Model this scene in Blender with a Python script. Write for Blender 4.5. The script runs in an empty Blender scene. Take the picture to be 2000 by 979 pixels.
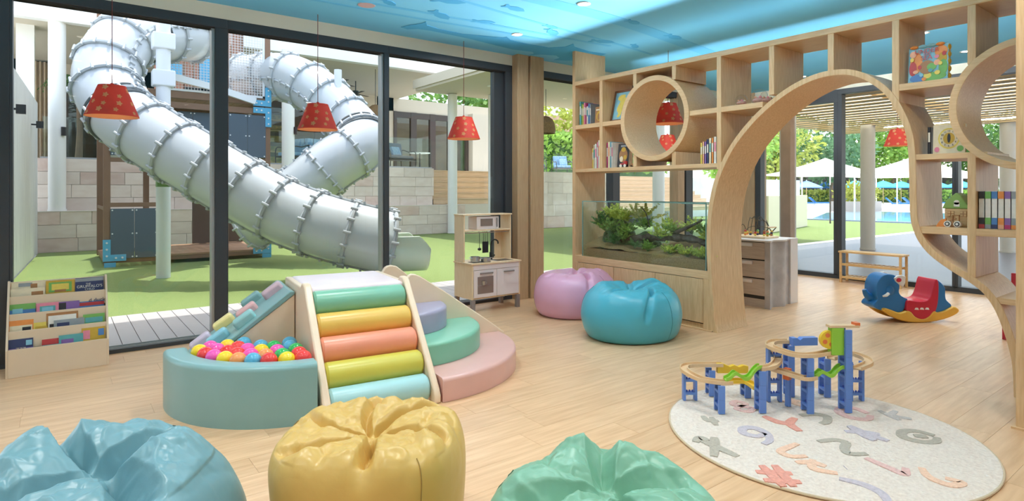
import bpy, bmesh, math, random
from mathutils import Vector, Matrix, noise
PI = math.pi
random.seed(7)
sc = bpy.context.scene
COL = sc.collection

# ---------------------------------------------------------------- camera, sky, sun, exposure
W, HH, FPX = 2000, 979, 1160.0
cam_d = bpy.data.cameras.new('camera'); cam = bpy.data.objects.new('camera', cam_d); COL.objects.link(cam)
cam_d.sensor_width = 36; cam_d.lens = 36 * FPX / W; cam_d.shift_y = -(489.5 - 374.0) / W
cam_d.clip_start = 0.05; cam_d.clip_end = 400
cam.location = (0, 0, 1.35)
cam.rotation_euler = (PI / 2, 0, -math.atan2(1160, 1520))
sc.camera = cam

wd = bpy.data.worlds.new('world'); sc.world = wd; wd.use_nodes = True
nt = wd.node_tree; bgn = nt.nodes['Background']
sky = nt.nodes.new('ShaderNodeTexSky'); sky.sky_type = 'NISHITA'; sky.sun_disc = False
sky.sun_elevation = math.radians(72); sky.sun_rotation = math.radians(20)
sky.air_density = 1.0; sky.dust_density = 2.5; sky.ozone_density = 1.0
mixw = nt.nodes.new('ShaderNodeMix'); mixw.data_type = 'RGBA'; mixw.inputs[0].default_value = 0.3
nt.links.new(sky.outputs[0], mixw.inputs[6]); mixw.inputs[7].default_value = (5.0, 5.0, 5.0, 1)
nt.links.new(mixw.outputs[2], bgn.inputs[0]); bgn.inputs[1].default_value = 0.42

sl = bpy.data.lights.new('sun', 'SUN'); sl.energy = 3.2; sl.angle = math.radians(0.8); sl.color = (1, 0.96, 0.89)
so = bpy.data.objects.new('sun', sl); COL.objects.link(so); so.location = (0, -5, 30)
so.rotation_euler = Vector((-0.05, -0.13, -1)).to_track_quat('-Z', 'Y').to_euler()

vs = sc.view_settings
sc.display_settings.display_device = 'sRGB'
vs.view_transform = 'Standard'; vs.look = 'None'; vs.gamma = 1; vs.use_curve_mapping = False
vs.exposure = 0.55
DOWNLIGHT_W = 7.0
cy = sc.cycles; cy.max_bounces = 7; cy.diffuse_bounces = 4; cy.glossy_bounces = 3; cy.transmission_bounces = 4; cy.transparent_max_bounces = 12; cy.caustics_reflective = False; cy.caustics_refractive = False

# ---------------------------------------------------------------- helpers
def lin(c):
    c /= 255.0
    return c / 12.92 if c <= 0.04045 else ((c + 0.055) / 1.055) ** 2.4
def S(r, g, b): return (lin(r), lin(g), lin(b), 1.0)

MATS = {}
def mat(name, col, rough=0.5, metal=0.0, var=0.0, scale=8.0, stretch=(1, 1, 1), col2=None, bump=0.0, bscale=None,
        trans=0.0, coat=0.0, emit=None, es=0.0, rnd=0.0, detail=4.0, spec=0.5, translucent=0.0, noff=False):
    if name in MATS: return MATS[name]
    m = bpy.data.materials.new(name); m.use_nodes = True; t = m.node_tree; n = t.nodes; l = t.links
    b = n['Principled BSDF']
    b.inputs['Base Color'].default_value = col; b.inputs['Roughness'].default_value = rough
    b.inputs['Metallic'].default_value = metal; b.inputs['Specular IOR Level'].default_value = spec
    if coat: b.inputs['Coat Weight'].default_value = coat; b.inputs['Coat Roughness'].default_value = 0.15
    if trans: b.inputs['Transmission Weight'].default_value = trans
    if emit: b.inputs['Emission Color'].default_value = emit; b.inputs['Emission Strength'].default_value = es
    colout = None
    if var or bump or col2:
        tc = n.new('ShaderNodeTexCoord'); mp = n.new('ShaderNodeMapping'); mp.inputs['Scale'].default_value = stretch
        l.new(tc.outputs['Object'], mp.inputs[0])
        vec = mp.outputs[0]
        if noff:
            oi = n.new('ShaderNodeObjectInfo'); ml = n.new('ShaderNodeMath'); ml.operation = 'MULTIPLY'; ml.inputs[1].default_value = 37.0
            l.new(oi.outputs['Random'], ml.inputs[0])
            va = n.new('ShaderNodeVectorMath'); va.operation = 'ADD'; l.new(vec, va.inputs[0]); l.new(ml.outputs[0], va.inputs[1]); vec = va.outputs[0]
        nz = n.new('ShaderNodeTexNoise'); nz.inputs['Scale'].default_value = scale; nz.inputs['Detail'].default_value = detail
        l.new(vec, nz.inputs['Vector'])
        if var or col2:
            rp = n.new('ShaderNodeValToRGB'); e = rp.color_ramp.elements
            c2 = col2 if col2 else tuple(max(0, x * (1 - var)) for x in col[:3]) + (1,)
            c1 = col if col2 else tuple(min(1, x * (1 + var)) for x in col[:3]) + (1,)
            e[0].position = 0.3; e[0].color = c2; e[1].position = 0.7; e[1].color = c1
            l.new(nz.outputs['Fac'], rp.inputs[0]); colout = rp.outputs[0]
        if bump:
            src = nz
            if bscale:
                src = n.new('ShaderNodeTexNoise'); src.inputs['Scale'].default_value = bscale; src.inputs['Detail'].default_value = 3
                l.new(vec, src.inputs['Vector'])
            bp = n.new('ShaderNodeBump'); bp.inputs['Strength'].default_value = bump; bp.inputs['Distance'].default_value = 0.02
            l.new(src.outputs['Fac'], bp.inputs['Height']); l.new(bp.outputs[0], b.inputs['Normal'])
    if rnd:
        oi = n.new('ShaderNodeObjectInfo'); mr = n.new('ShaderNodeMapRange'); mr.inputs[3].default_value = 1 - rnd; mr.inputs[4].default_value = 1 + rnd
        l.new(oi.outputs['Random'], mr.inputs[0])
        hs = n.new('ShaderNodeHueSaturation'); l.new(mr.outputs[0], hs.inputs['Value'])
        if colout: l.new(colout, hs.inputs['Color'])
        else: hs.inputs['Color'].default_value = col
        colout = hs.outputs[0]
    if colout: l.new(colout, b.inputs['Base Color'])
    if translucent:
        tr = n.new('ShaderNodeBsdfTranslucent'); tr.inputs[0].default_value = col
        if colout: l.new(colout, tr.inputs[0])
        mx = n.new('ShaderNodeMixShader'); mx.inputs[0].default_value = translucent
        l.new(b.outputs[0], mx.inputs[1]); l.new(tr.outputs[0], mx.inputs[2]); l.new(mx.outputs[0], n['Material Output'].inputs[0])
    MATS[name] = m; return m

def glassmat(name, tint=(0.94, 0.97, 0.96, 1), refl=0.6, rough=0.0):
    if name in MATS: return MATS[name]
    m = bpy.data.materials.new(name); m.use_nodes = True; t = m.node_tree; n = t.nodes; l = t.links
    n.remove(n['Principled BSDF'])
    tr = n.new('ShaderNodeBsdfTransparent'); tr.inputs[0].default_value = tint
    gl = n.new('ShaderNodeBsdfGlossy'); gl.inputs['Roughness'].default_value = rough; gl.inputs[0].default_value = (refl, refl, refl, 1)
    ge = n.new('ShaderNodeNewGeometry'); dt = n.new('ShaderNodeVectorMath'); dt.operation = 'DOT_PRODUCT'
    l.new(ge.outputs['Incoming'], dt.inputs[0]); l.new(ge.outputs['Normal'], dt.inputs[1])
    def mth(op, a, b=None):
        k = n.new('ShaderNodeMath'); k.operation = op
        for i, q in enumerate((a, b)):
            if q is None: continue
            if isinstance(q, (int, float)): k.inputs[i].default_value = q
            else: l.new(q, k.inputs[i])
        return k.outputs[0]
    sch = mth('ADD', mth('MULTIPLY', mth('POWER', mth('SUBTRACT', 1.0, mth('ABSOLUTE', dt.outputs['Value'])), 5.0), 0.9), 0.035)
    mx = n.new('ShaderNodeMixShader'); l.new(sch, mx.inputs[0]); l.new(tr.outputs[0], mx.inputs[1]); l.new(gl.outputs[0], mx.inputs[2])
    l.new(mx.outputs[0], n['Material Output'].inputs[0])
    MATS[name] = m; return m

class MB:
    def __init__(s): s.v = []; s.f = []
    def add(s, vs, fs):
        o = len(s.v); s.v += [tuple(p) for p in vs]; s.f += [tuple(i + o for i in f) for f in fs]; return s
    def box(s, x0, x1, y0, y1, z0, z1):
        return s.add([(x0, y0, z0), (x1, y0, z0), (x1, y1, z0), (x0, y1, z0), (x0, y0, z1), (x1, y0, z1), (x1, y1, z1), (x0, y1, z1)],
                     [(0, 3, 2, 1), (4, 5, 6, 7), (0, 1, 5, 4), (1, 2, 6, 5), (2, 3, 7, 6), (3, 0, 4, 7)])
    def obox(s, c, d, mtx=None, rz=0.0):
        R = mtx if mtx is not None else Matrix.Rotation(rz, 3, 'Z'); c = Vector(c)
        vs = [c + R @ Vector((sx * d[0] / 2, sy * d[1] / 2, sz * d[2] / 2)) for sz in (-1, 1) for sx, sy in ((-1, -1), (1, -1), (1, 1), (-1, 1))]
        return s.add(vs, [(0, 3, 2, 1), (4, 5, 6, 7), (0, 1, 5, 4), (1, 2, 6, 5), (2, 3, 7, 6), (3, 0, 4, 7)])
    def bar(s, a, b, w, h=None, up=(0, 0, 1)):
        a = Vector(a); b = Vector(b); d = (b - a); L = d.length; d.normalize(); u = Vector(up)
        if abs(d.dot(u)) > 0.99: u = Vector((0, 1, 0))
        x = d.cross(u).normalized(); z = x.cross(d).normalized()
        R = Matrix((x, d, z)).transposed()
        return s.obox((a + b) / 2, (w, L, h if h else w), R)
    def cyl(s, a, b, r0, r1=None, n=16, cap=True):
        r1 = r0 if r1 is None else r1; a = Vector(a); b = Vector(b); d = (b - a).normalized()
        u = Vector((0, 0, 1)) if abs(d.z) < 0.99 else Vector((1, 0, 0)); x = d.cross(u).normalized(); y = d.cross(x).normalized()
        vs = []
        for p, r in ((a, r0), (b, r1)):
            for i in range(n):
                t = 2 * PI * i / n; vs.append(p + x * (r * math.cos(t)) + y * (r * math.sin(t)))
        fs = [(i, (i + 1) % n, n + (i + 1) % n, n + i) for i in range(n)]
        if cap: fs += [tuple(range(n - 1, -1, -1)), tuple(range(n, 2 * n))]
        return s.add(vs, fs)
    def tube(s, pts, r, n=8, closed=False, cap=True):
        P = [Vector(p) for p in pts]; N = len(P); R = r if isinstance(r, (list, tuple)) else [r] * N
        T = []
        for i in range(N):
            a = P[(i - 1) % N] if (closed or i > 0) else P[i]; b = P[(i + 1) % N] if (closed or i < N - 1) else P[i]
            T.append((b - a).normalized())
        u = Vector((0, 0, 1)) if abs(T[0].z) < 0.9 else Vector((1, 0, 0))
        x = T[0].cross(u).normalized(); vs = []
        for i in range(N):
            if i: x = (x - T[i] * x.dot(T[i])).normalized()
            y = T[i].cross(x)
            for k in range(n):
                t = 2 * PI * k / n; vs.append(P[i] + x * (R[i] * math.cos(t)) + y * (R[i] * math.sin(t)))
        fs = []
        for i in range(N if closed else N - 1):
            j = (i + 1) % N
            for k in range(n): fs.append((i * n + k, i * n + (k + 1) % n, j * n + (k + 1) % n, j * n + k))
        if cap and not closed: fs += [tuple(range(n - 1, -1, -1)), tuple(range((N - 1) * n, N * n))]
        return s.add(vs, fs)
    def lathe(s, prof, c=(0, 0, 0), n=24, cap=True, a0=0.0, a1=2 * PI):
        full = abs(a1 - a0 - 2 * PI) < 1e-6; m = n if full else n + 1; vs = []
        for r, z in prof:
            for k in range(m):
                t = a0 + (a1 - a0) * k / n; vs.append((c[0] + r * math.cos(t), c[1] + r * math.sin(t), c[2] + z))
        fs = []
        for i in range(len(prof) - 1):
            for k in range(n):
                k2 = (k + 1) % m; fs.append((i * m + k, i * m + k2, (i + 1) * m + k2, (i + 1) * m + k))
        if cap and full:
            if prof[0][0] > 1e-6: fs.append(tuple(range(n - 1, -1, -1)))
            if prof[-1][0] > 1e-6: fs.append(tuple(range((len(prof) - 1) * n, len(prof) * n)))
        return s.add(vs, fs)
    def prism(s, poly, ax, a, b):
        n = len(poly)
        def P(p, q):
            return {'x': (q, p[0], p[1]), 'y': (p[0], q, p[1]), 'z': (p[0], p[1], q)}[ax]
        vs = [P(p, a) for p in poly] + [P(p, b) for p in poly]
        return s.add(vs, [tuple(range(n - 1, -1, -1)), tuple(range(n, 2 * n))] + [(i, (i + 1) % n, n + (i + 1) % n, n + i) for i in range(n)])
    def band(s, inn, out, ax, a, b, closed=False):
        n = len(inn)
        def P(p, q):
            return {'x': (q, p[0], p[1]), 'y': (p[0], q, p[1]), 'z': (p[0], p[1], q)}[ax]
        vs = [P(p, a) for p in inn] + [P(p, a) for p in out] + [P(p, b) for p in out] + [P(p, b) for p in inn]
        fs = []
        for i in range(n if closed else n - 1):
            j = (i + 1) % n
            for k in range(4):
                k2 = (k + 1) % 4; fs.append((k * n + i, k * n + j, k2 * n + j, k2 * n + i))
        if not closed: fs += [(0, n, 2 * n, 3 * n), (n - 1, 4 * n - 1, 3 * n - 1, 2 * n - 1)]
        return s.add(vs, fs)
    def sphere(s, c, r, nu=12, nv=8, sc3=(1, 1, 1)):
        prof = [(max(1e-5, r * math.sin(PI * i / nv)), -r * math.cos(PI * i / nv)) for i in range(nv + 1)]
        o = len(s.v); s.lathe(prof, (0, 0, 0), nu, cap=False)
        for i in range(o, len(s.v)):
            p = s.v[i]; s.v[i] = (c[0] + p[0] * sc3[0], c[1] + p[1] * sc3[1], c[2] + p[2] * sc3[2])
        return s
    def grid(s, fn, nu, nv, cu=False):
        m = nu if cu else nu + 1
        vs = [fn(i / nu, j / nv) for j in range(nv + 1) for i in range(m)]
        fs = [(j * m + i, j * m + (i + 1) % m, (j + 1) * m + (i + 1) % m, (j + 1) * m + i) for j in range(nv) for i in range(nu)]
        return s.add(vs, fs)
    def leaf(s, p, d, L, w, n=None):
        d = Vector(d).normalized(); n = Vector(n) if n else Vector((random.uniform(-1, 1), random.uniform(-1, 1), random.uniform(0, 1)))
        x = d.cross(n)
        x = x.normalized() if x.length > 1e-4 else Vector((1, 0, 0))
        p = Vector(p); return s.add([p, p + d * L * 0.5 + x * w / 2, p + d * L, p + d * L * 0.5 - x * w / 2], [(0, 1, 2, 3)])
    def build(s, name, m, parent=None, world=True, smooth=False, ang=35, bevel=0.0, bseg=2, rz=None, recalc=True):
        me = bpy.data.meshes.new(name)
        vs = s.v
        if parent is not None and world:
            inv = ROOTM[parent.name].inverted() if parent.name in ROOTM else None
            if inv is not None: vs = [tuple(inv @ Vector(p)) for p in vs]
        me.from_pydata(vs, [], s.f)
        if recalc:
            bm = bmesh.new(); bm.from_mesh(me); bmesh.ops.recalc_face_normals(bm, faces=bm.faces); bm.to_mesh(me); bm.free()
        me.materials.append(m)
        o = bpy.data.objects.new(name, me); COL.objects.link(o)
        if parent is not None:
            o.parent = parent
            if parent.name in ROOTM: ROOTM[o.name] = ROOTM[parent.name]
        if smooth:
            me.polygons.foreach_set('use_smooth', [True] * len(me.polygons)); me.set_sharp_from_angle(angle=math.radians(ang))
        if bevel:
            md = o.modifiers.new('bevel', 'BEVEL'); md.width = bevel; md.segments = bseg; md.limit_method = 'ANGLE'; md.angle_limit = math.radians(40)
        return o

ROOTM = {}
def tag(o, label=None, cat=None, group=None, kind=None):
    if label: o['label'] = label
    if cat: o['category'] = cat
    if group: o['group'] = group
    if kind: o['kind'] = kind
    return o
def thing(name, label, cat, loc=(0, 0, 0), rz=0.0, group=None):
    o = bpy.data.objects.new(name, None); COL.objects.link(o); o.empty_display_size = 0.1
    o.location = loc; o.rotation_euler = (0, 0, rz); ROOTM[o.name] = Matrix.Translation(loc) @ Matrix.Rotation(rz, 4, 'Z')
    return tag(o, label, cat, group)
def struct(o): o['kind'] = 'structure'; return o
def sroot(name, loc=(0, 0, 0)):
    o = bpy.data.objects.new(name, None); COL.objects.link(o); o.empty_display_size = 0.1; o.location = loc
    ROOTM[o.name] = Matrix.Translation(loc); o['kind'] = 'structure'; return o
def inst(src, name, parent=None, loc=(0, 0, 0), rz=0.0, scale=None, mesh_mat=None):
    o = bpy.data.objects.new(name, src.data); COL.objects.link(o); o.location = loc; o.rotation_euler = (0, 0, rz)
    if parent is not None: o.parent = parent
    if scale: o.scale = scale
    if mesh_mat:
        o.material_slots[0].link = 'OBJECT'; o.material_slots[0].material = mesh_mat
    return o
def copy_tree(o, loc, rz=None, label=None):
    c = o.copy(); COL.objects.link(c); c.location = loc
    if rz is not None: c.rotation_euler = (0, 0, rz)
    if label: c['label'] = label
    for ch in o.children:
        d = ch.copy(); COL.objects.link(d); d.parent = c
        for g in ch.children:
            e = g.copy(); COL.objects.link(e); e.parent = d
    return c
def cr(pts, k=6, closed=False):
    n = len(pts); out = []; d = len(pts[0])
    g = (lambda i: pts[i % n]) if closed else (lambda i: pts[min(max(i, 0), n - 1)])
    for i in range(n if closed else n - 1):
        p0, p1, p2, p3 = g(i - 1), g(i), g(i + 1), g(i + 2)
        for j in range(k):
            t = j / k
            out.append(tuple(0.5 * (2 * p1[a] + (p2[a] - p0[a]) * t + (2 * p0[a] - 5 * p1[a] + 4 * p2[a] - p3[a]) * t * t + (3 * p1[a] - p0[a] - 3 * p2[a] + p3[a]) * t ** 3) for a in range(d)))
    if not closed: out.append(tuple(pts[-1]))
    return out
def offset2(path, d):
    n = len(path); out = []
    for i in range(n):
        a = path[max(i - 1, 0)]; b = path[min(i + 1, n - 1)]
        dy, dz = b[0] - a[0], b[1] - a[1]; L = math.hypot(dy, dz) or 1
        out.append((path[i][0] + dz / L * d, path[i][1] - dy / L * d))
    return out
def arc(cx, cy, r, a0, a1, n=24): return [(cx + r * math.cos(a0 + (a1 - a0) * i / n), cy + r * math.sin(a0 + (a1 - a0) * i / n)) for i in range(n + 1)]
ORD = ['first', 'second', 'third', 'fourth', 'fifth', 'sixth', 'seventh', 'eighth', 'ninth', 'tenth', 'eleventh', 'twelfth', 'thirteenth', 'fourteenth', 'fifteenth']

# ---------------------------------------------------------------- materials
wood = mat('pale_oak_veneer', S(232, 196, 150), 0.42, col2=S(212, 171, 124), scale=9, stretch=(9, 9, 0.7), bump=0.03, detail=6)
woodh = mat('pale_oak_veneer_horizontal', S(232, 196, 150), 0.42, col2=S(214, 174, 128), scale=9, stretch=(9, 0.7, 9), bump=0.03, detail=6)
woodcol = mat('column_timber', S(196, 166, 130), 0.45, col2=S(180, 150, 114), scale=8, stretch=(9, 9, 0.6), detail=6)
plankm = mat('oak_floor_plank', S(228, 190, 150), 0.34, col2=S(208, 166, 124), scale=5.5, stretch=(0.55, 6, 6), rnd=0.05, bump=0.02, detail=8, noff=True)
floorb = mat('floor_underlay', S(196, 160, 116), 0.5)
framem = mat('charcoal_aluminium', S(62, 66, 71), 0.42, 0.1)
frames = mat('silver_aluminium', S(170, 172, 172), 0.35, 0.4)
cream = mat('cream_plaster', S(228, 224, 206), 0.8, var=0.03, scale=2)
white = mat('white_paint', S(240, 238, 233), 0.6)
bluec = mat('sky_blue_ceiling', S(126, 212, 255), 0.7, spec=0.2, col2=S(120, 207, 255), scale=0.8, stretch=(1, 2.5, 1))
blue2 = mat('ceiling_silhouette_blue', S(80, 180, 238), 0.7, spec=0.2)
blue3 = mat('ceiling_ripple_blue', S(104, 199, 252), 0.7, spec=0.2)
win_glass = glassmat('window_glass', (0.95, 0.98, 0.97, 1), 0.55)
rail_glass = glassmat('rail_glass', (0.88, 0.95, 0.93, 1), 0.8)
tank_glass = glassmat('tank_glass', (0.95, 0.985, 0.975, 1), 0.6)
tank_edge = mat('tank_glass_edge', S(150, 196, 190), 0.1, trans=0.4)
metal = mat('brushed_steel', S(190, 190, 188), 0.3, 0.9)
black = mat('black_plastic', S(30, 30, 32), 0.4)
rubber = mat('dark_shadow_gap', S(46, 44, 44), 0.7)
# ---------------------------------------------------------------- setting: floor
floor = sroot('floor')
MB().box(-2.6, 9.72, -2.2, 6.1, -0.12, -0.004).build('floor_slab', floorb, floor)
PL, PW = 1.25, 0.2
pm = MB().box(0, PL - 0.0012, 0, PW - 0.0012, -0.004, 0).build('plank', plankm, floor, world=False)
first = True; cnt = 0; far_pl = []
for r in range(-10, 32):
    y0 = -0.2 + r * PW
    if y0 > 5.88: break
    off = random.random() * PL
    x = -2.6 - off
    while x < 9.66:
        mx, my = x + PL / 2, y0 + PW / 2
        Z = 0.60667 * mx + 0.79494 * my; X = 0.79494 * mx - 0.60667 * my
        xe = min(x + PL, 9.69); sx = (xe - x) / PL; yw = min(PW, 5.93 - y0) / PW
        if not (Z > 2.0 and abs(X) < 0.89 * Z + 0.6): far_pl.append((max(x, -2.59), xe, y0, y0 + PW * yw))
        else:
            if first: o = pm; o.location = (x, y0, 0); first = False
            else: o = inst(pm, 'plank', floor, (x, y0, 0))
            o.scale = (sx, yw, 1); cnt += 1
        x += PL
fm_ = MB()
for a in far_pl:
    if a[1] - a[0] > .02: fm_.box(a[0], a[1] - .0012, a[2], a[3] - .0012, -.004, 0)
fm_ = fm_.build('plank_field', plankm, floor); fm_['kind'] = 'stuff'

# ceiling with painted sea life
ceil = sroot('ceiling')
MB().box(-2.6, 9.72, -2.2, 5.93, 3.06, 3.14).build('ceiling_board', bluec, ceil)
MB().box(-2.7, 10.1, -2.3, 6.2, 3.16, 3.62).build('roof_slab', cream, ceil)
MB().box(-2.7, 10.1, 6.2, 7.92, 3.50, 3.62).build('roof_overhang', cream, ceil)
shark = [(2.829, 5.61), (2.864, 5.487), (2.932, 5.351), (2.933, 5.268), (3.007, 5.378), (3.169, 5.428), (3.483, 5.443), (3.795, 5.345), (3.919, 5.304), (3.94, 5.256), (4.056, 5.334), (4.33, 5.36), (4.628, 5.342), (4.755, 5.194), (4.732, 5.029), (4.842, 5.128), (5.161, 5.195), (5.399, 5.149), (5.465, 5.426), (5.402, 5.625), (5.253, 5.738), (5.112, 5.8), (5.104, 5.672), (4.964, 5.593), (4.774, 5.667), (4.684, 5.778), (4.692, 5.688), (4.604, 5.62), (4.329, 5.672), (3.99, 5.619), (3.613, 5.561), (3.132, 5.536), (2.998, 5.559), (2.92, 5.638)]
MB().prism(shark, 'z', 3.056, 3.06).build('painted_whale', blue2, ceil)
for a, w0, w1 in (([(2.3, 4.45), (2.84, 4.505), (3.788, 4.625), (5.068, 4.736), (5.9, 4.85)], 0.012, 0.03), ([(2.2, 4.12), (3.41, 4.066), (4.6, 4.093), (6.45, 4.36)], 0.10, 0.09),
                  ([(1.3, 5.13), (2.098, 5.071), (3.4, 4.967), (5.156, 4.851)], 0.03, 0.02), ([(1.2, 5.32), (1.807, 5.292), (2.629, 5.247), (4.463, 5.081)], 0.015, 0.03)):
    p = cr(a, 6); n = len(p)
    MB().band(offset2(p, -w0), offset2(p, w1), 'z', 3.0575, 3.06).build('painted_ripple', blue3, ceil)
fp = [(0.5, 0.0), (0.3, 0.16), (0.0, 0.2), (-0.25, 0.08), (-0.42, 0.18), (-0.5, 0.14), (-0.4, 0.0), (-0.5, -0.14), (-0.42, -0.18), (-0.25, -0.08), (0, -0.2), (0.3, -0.16)]
for i, (x, y) in enumerate([(3.377, 4.393), (2.935, 4.989), (3.395, 4.925), (4.058, 4.652), (4.197, 4.795), (4.92, 4.755), (4.602, 4.022), (2.363, 4.94), (2.782, 4.585), (5.407, 4.136), (5.386, 4.676)]):
    a = 0.1 + 0.5 * math.sin(i * 2.1); q = 0.27 + 0.06 * math.sin(i * 1.7)
    MB().prism([(x + q * (u * math.cos(a) - v * math.sin(a)), y + q * (u * math.sin(a) + v * math.cos(a))) for u, v in fp], 'z', 3.0565, 3.06).build('painted_fish', blue2, ceil)

# downlights
lensm = mat('downlight_lens', S(255, 250, 240), 0.4, emit=(1, 0.95, 0.86, 1), es=6.0)
trimm = mat('downlight_trim', S(238, 236, 230), 0.4)
pinkm = mat('speaker_grille_pink', S(206, 178, 190), 0.6)
dl = thing('ceiling_downlight', 'small round recessed downlight glowing in the blue ceiling above the kitchen', 'downlight', (3.964, 5.103, 3.06), group='recessed downlights in the blue ceiling')
MB().lathe([(0.045, 0), (0.062, 0), (0.062, -0.006), (0.045, -0.006)], (0, 0, 0), 24, cap=False).build('trim_ring', trimm, dl, world=False, smooth=True)
MB().lathe([(0.0001, -0.003), (0.045, -0.003)], (0, 0, 0), 24, cap=False).build('lens', lensm, dl, world=False)
def lamp_at(x, y, w, sp_=115):
    L = bpy.data.lights.new('downlight_lamp', 'AREA'); L.shape = 'DISK'; L.size = 0.10; L.energy = w; L.color = (1, 0.97, 0.93); L.spread = math.radians(sp_)
    o = bpy.data.objects.new('downlight_lamp', L); COL.objects.link(o); o.location = (x, y, 3.05); return o
lamp_at(3.964, 5.103, DOWNLIGHT_W * 1.2, 165)
for i, (x, y) in enumerate([(x, y) for x in (-1.6, 0.2, 2.0, 3.8, 7.4) for y in (-1.2, 0.6, 2.4, 3.9)] + [(8.8, 2.4), (8.8, 4.4), (6.6, 5.2)]):
    if 3.9 < x < 5 and y > 4: continue
    lab = 'white round recessed downlight in the blue ceiling over the open play floor'
    if x > 5: lab = 'white recessed downlight added beyond the divider, %s of those behind it' % ORD[i - 16]  # added to light the space behind the divider, where none are seen
    if x == 3.8 and y > 3: lab = 'white recessed downlight at the top picture edge right of centre'
    c = copy_tree(dl, (x, y, 3.06), label=lab)
    lamp_at(x, y, DOWNLIGHT_W * (1.3 if x == 3.8 else 1.0), 165 if x == 3.8 else 115)
sp = MB().lathe([(0.0001, -0.004), (0.075, -0.004), (0.08, 0)], (0, 0, 0), 28, cap=False).build('ceiling_speaker', pinkm)
sp.location = (2.245, 5.141, 3.06); tag(sp, 'faint pink round speaker disc in the blue ceiling near the glass', 'speaker')

wallb = mat('warm_plaster', S(206, 210, 214), 0.85, var=0.02, scale=2)
for nm, bx_ in (('wall_back', (-2.7, 9.72, -2.3, -2.2, 0, 3.14)), ('wall_left', (-2.7, -2.6, -2.2, 6.09, 0, 3.14))):
    struct(MB().box(*bx_).build(nm, wallb))
# header wall over the glass and glazing
GY0, GY1, GYC = 5.93, 6.07, 6.0
hd = MB().box(-2.6, 9.72, 5.93, 6.09, 2.93, 3.16).build('wall_header', cream); struct(hd)
def window(n, x0, x1, jl=0.05, jr=0.05, door=False):
    w = sroot('window_%d' % n, ((x0 + x1) / 2, GYC, 0))
    MB().box(x0, x1, GY0, GY1, 2.845, 2.93).build('head_frame', framem, w, bevel=0.004)
    for k in range(3): MB().box(x0, x1, GY0 + 0.012 + 0.045 * k, GY0 + 0.022 + 0.045 * k, 2.835, 2.846).build('track_groove', rubber, w)
    MB().box(x0, x1, GY0, GY1, -0.02, 0.035).build('sill_track', framem, w, bevel=0.004)
    for k in range(3): MB().box(x0, x1, GY0 + 0.02 + 0.045 * k, GY0 + 0.03 + 0.045 * k, 0.035, 0.042).build('track_rail', frames, w)
    if jl: MB().box(x0, x0 + jl, GY0, GY1, 0.035, 2.845).build('jamb', framem, w, bevel=0.004)
    if jr: MB().box(x1 - jr, x1, GY0, GY1, 0.035, 2.845).build('jamb', framem, w, bevel=0.004)
    MB().box(x0 + jl, x1 - jr, GYC - 0.004, GYC + 0.004, 0.035, 2.845).build('glass_pane', win_glass, w)
    return w
w1 = window(1, -2.58, -0.30, 0.06, 0.06)
w2 = window(2, -0.30, 1.235, 0.02, 0.105)
MB().box(1.105, 1.13, GY0 + 0.02, GY1 - 0.03, 0.035, 2.845).build('meeting_stile', frames, w2)
w3 = window(3, 1.235, 2.845, 0.006, 0.055)
MB().box(2.77, 2.79, GY0 + 0.02, GY1 - 0.03, 0.035, 2.845).build('meeting_stile', frames, w3)
w4 = window(4, 2.845, 4.53, 0.006, 0.105)
MB().box(4.285, 4.425, GY0 + 0.05, GY1 - 0.01, 0.035, 2.845).build('meeting_stile', framem, w4)
w5 = window(5, 4.94, 6.50, 0.02, 0.14)
w6 = window(6, 6.50, 8.23, 0.006, 0.16)
MB().box(7.83, 8.0, GY0 - 0.02, GY1, 0.0, 2.93).build('timber_mullion', woodcol, w6)
w7 = window(7, 8.23, 9.62, 0.02, 0.05)
# timber clad column
co = thing('timber_column', 'timber clad square column with a dark vertical groove beside the toy kitchen', 'column', (4.735, 6.0, 0))
MB().box(4.53, 4.705, 5.82, 6.12, 0, 3.06).build('cladding_panel', woodcol, co, bevel=0.004)
MB().box(4.725, 4.94, 5.80, 6.12, 0, 3.06).build('cladding_panel', woodcol, co, bevel=0.004)
MB().box(4.70, 4.73, 5.85, 6.1, 0, 3.06).build('groove', rubber, co)
# right hand glass wall (parallel to the room divider)
RX0, RX1, RXC = 9.58, 9.72, 9.65
hr = MB().box(9.58, 9.74, -2.2, 5.95, 2.93, 3.16).build('wall_header_right', cream); struct(hr)
def windowx(n, y0, y1, j0=0.05, j1=0.05, hh=2.85):
    w = sroot('window_%d' % n, (RXC, (y0 + y1) / 2, 0))
    MB().box(RX0, RX1, y0, y1, hh, 2.93).build('head_frame', framem, w, bevel=0.004)
    MB().box(RX0, RX1, y0, y1, -0.02, 0.07).build('sill_track', framem, w, bevel=0.004)
    MB().box(RX0, RX1, y0, y0 + j0, 0.05, hh).build('jamb', framem, w, bevel=0.004)
    MB().box(RX0, RX1, y1 - j1, y1, 0.05, hh).build('jamb', framem, w, bevel=0.004)
    MB().box(RXC - 0.004, RXC + 0.004, y0 + j0, y1 - j1, 0.05, hh).build('glass_pane', win_glass, w)
    return w
w8 = windowx(8, 4.25, 5.62, 0.06, 0.10, 2.74)
w9 = windowx(9, 2.735, 4.25, 0.035, 0.06)
dh = MB().box(RX0 - 0.05, RX0 - 0.03, 4.335, 4.35, 0.85, 1.45).build('pull_handle', metal, w8)
w10 = windowx(10, 0.9, 2.735, 0.06, 0.035)
w11 = windowx(11, -2.1, 0.9, 0.06, 0.035)
cc = MB().box(9.56, 9.95, 5.62, 6.12, 0, 3.06).build('corner_column', woodcol, bevel=0.005)
tag(cc, 'timber clad corner column seen past the left leg of the arch', 'column')
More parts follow.
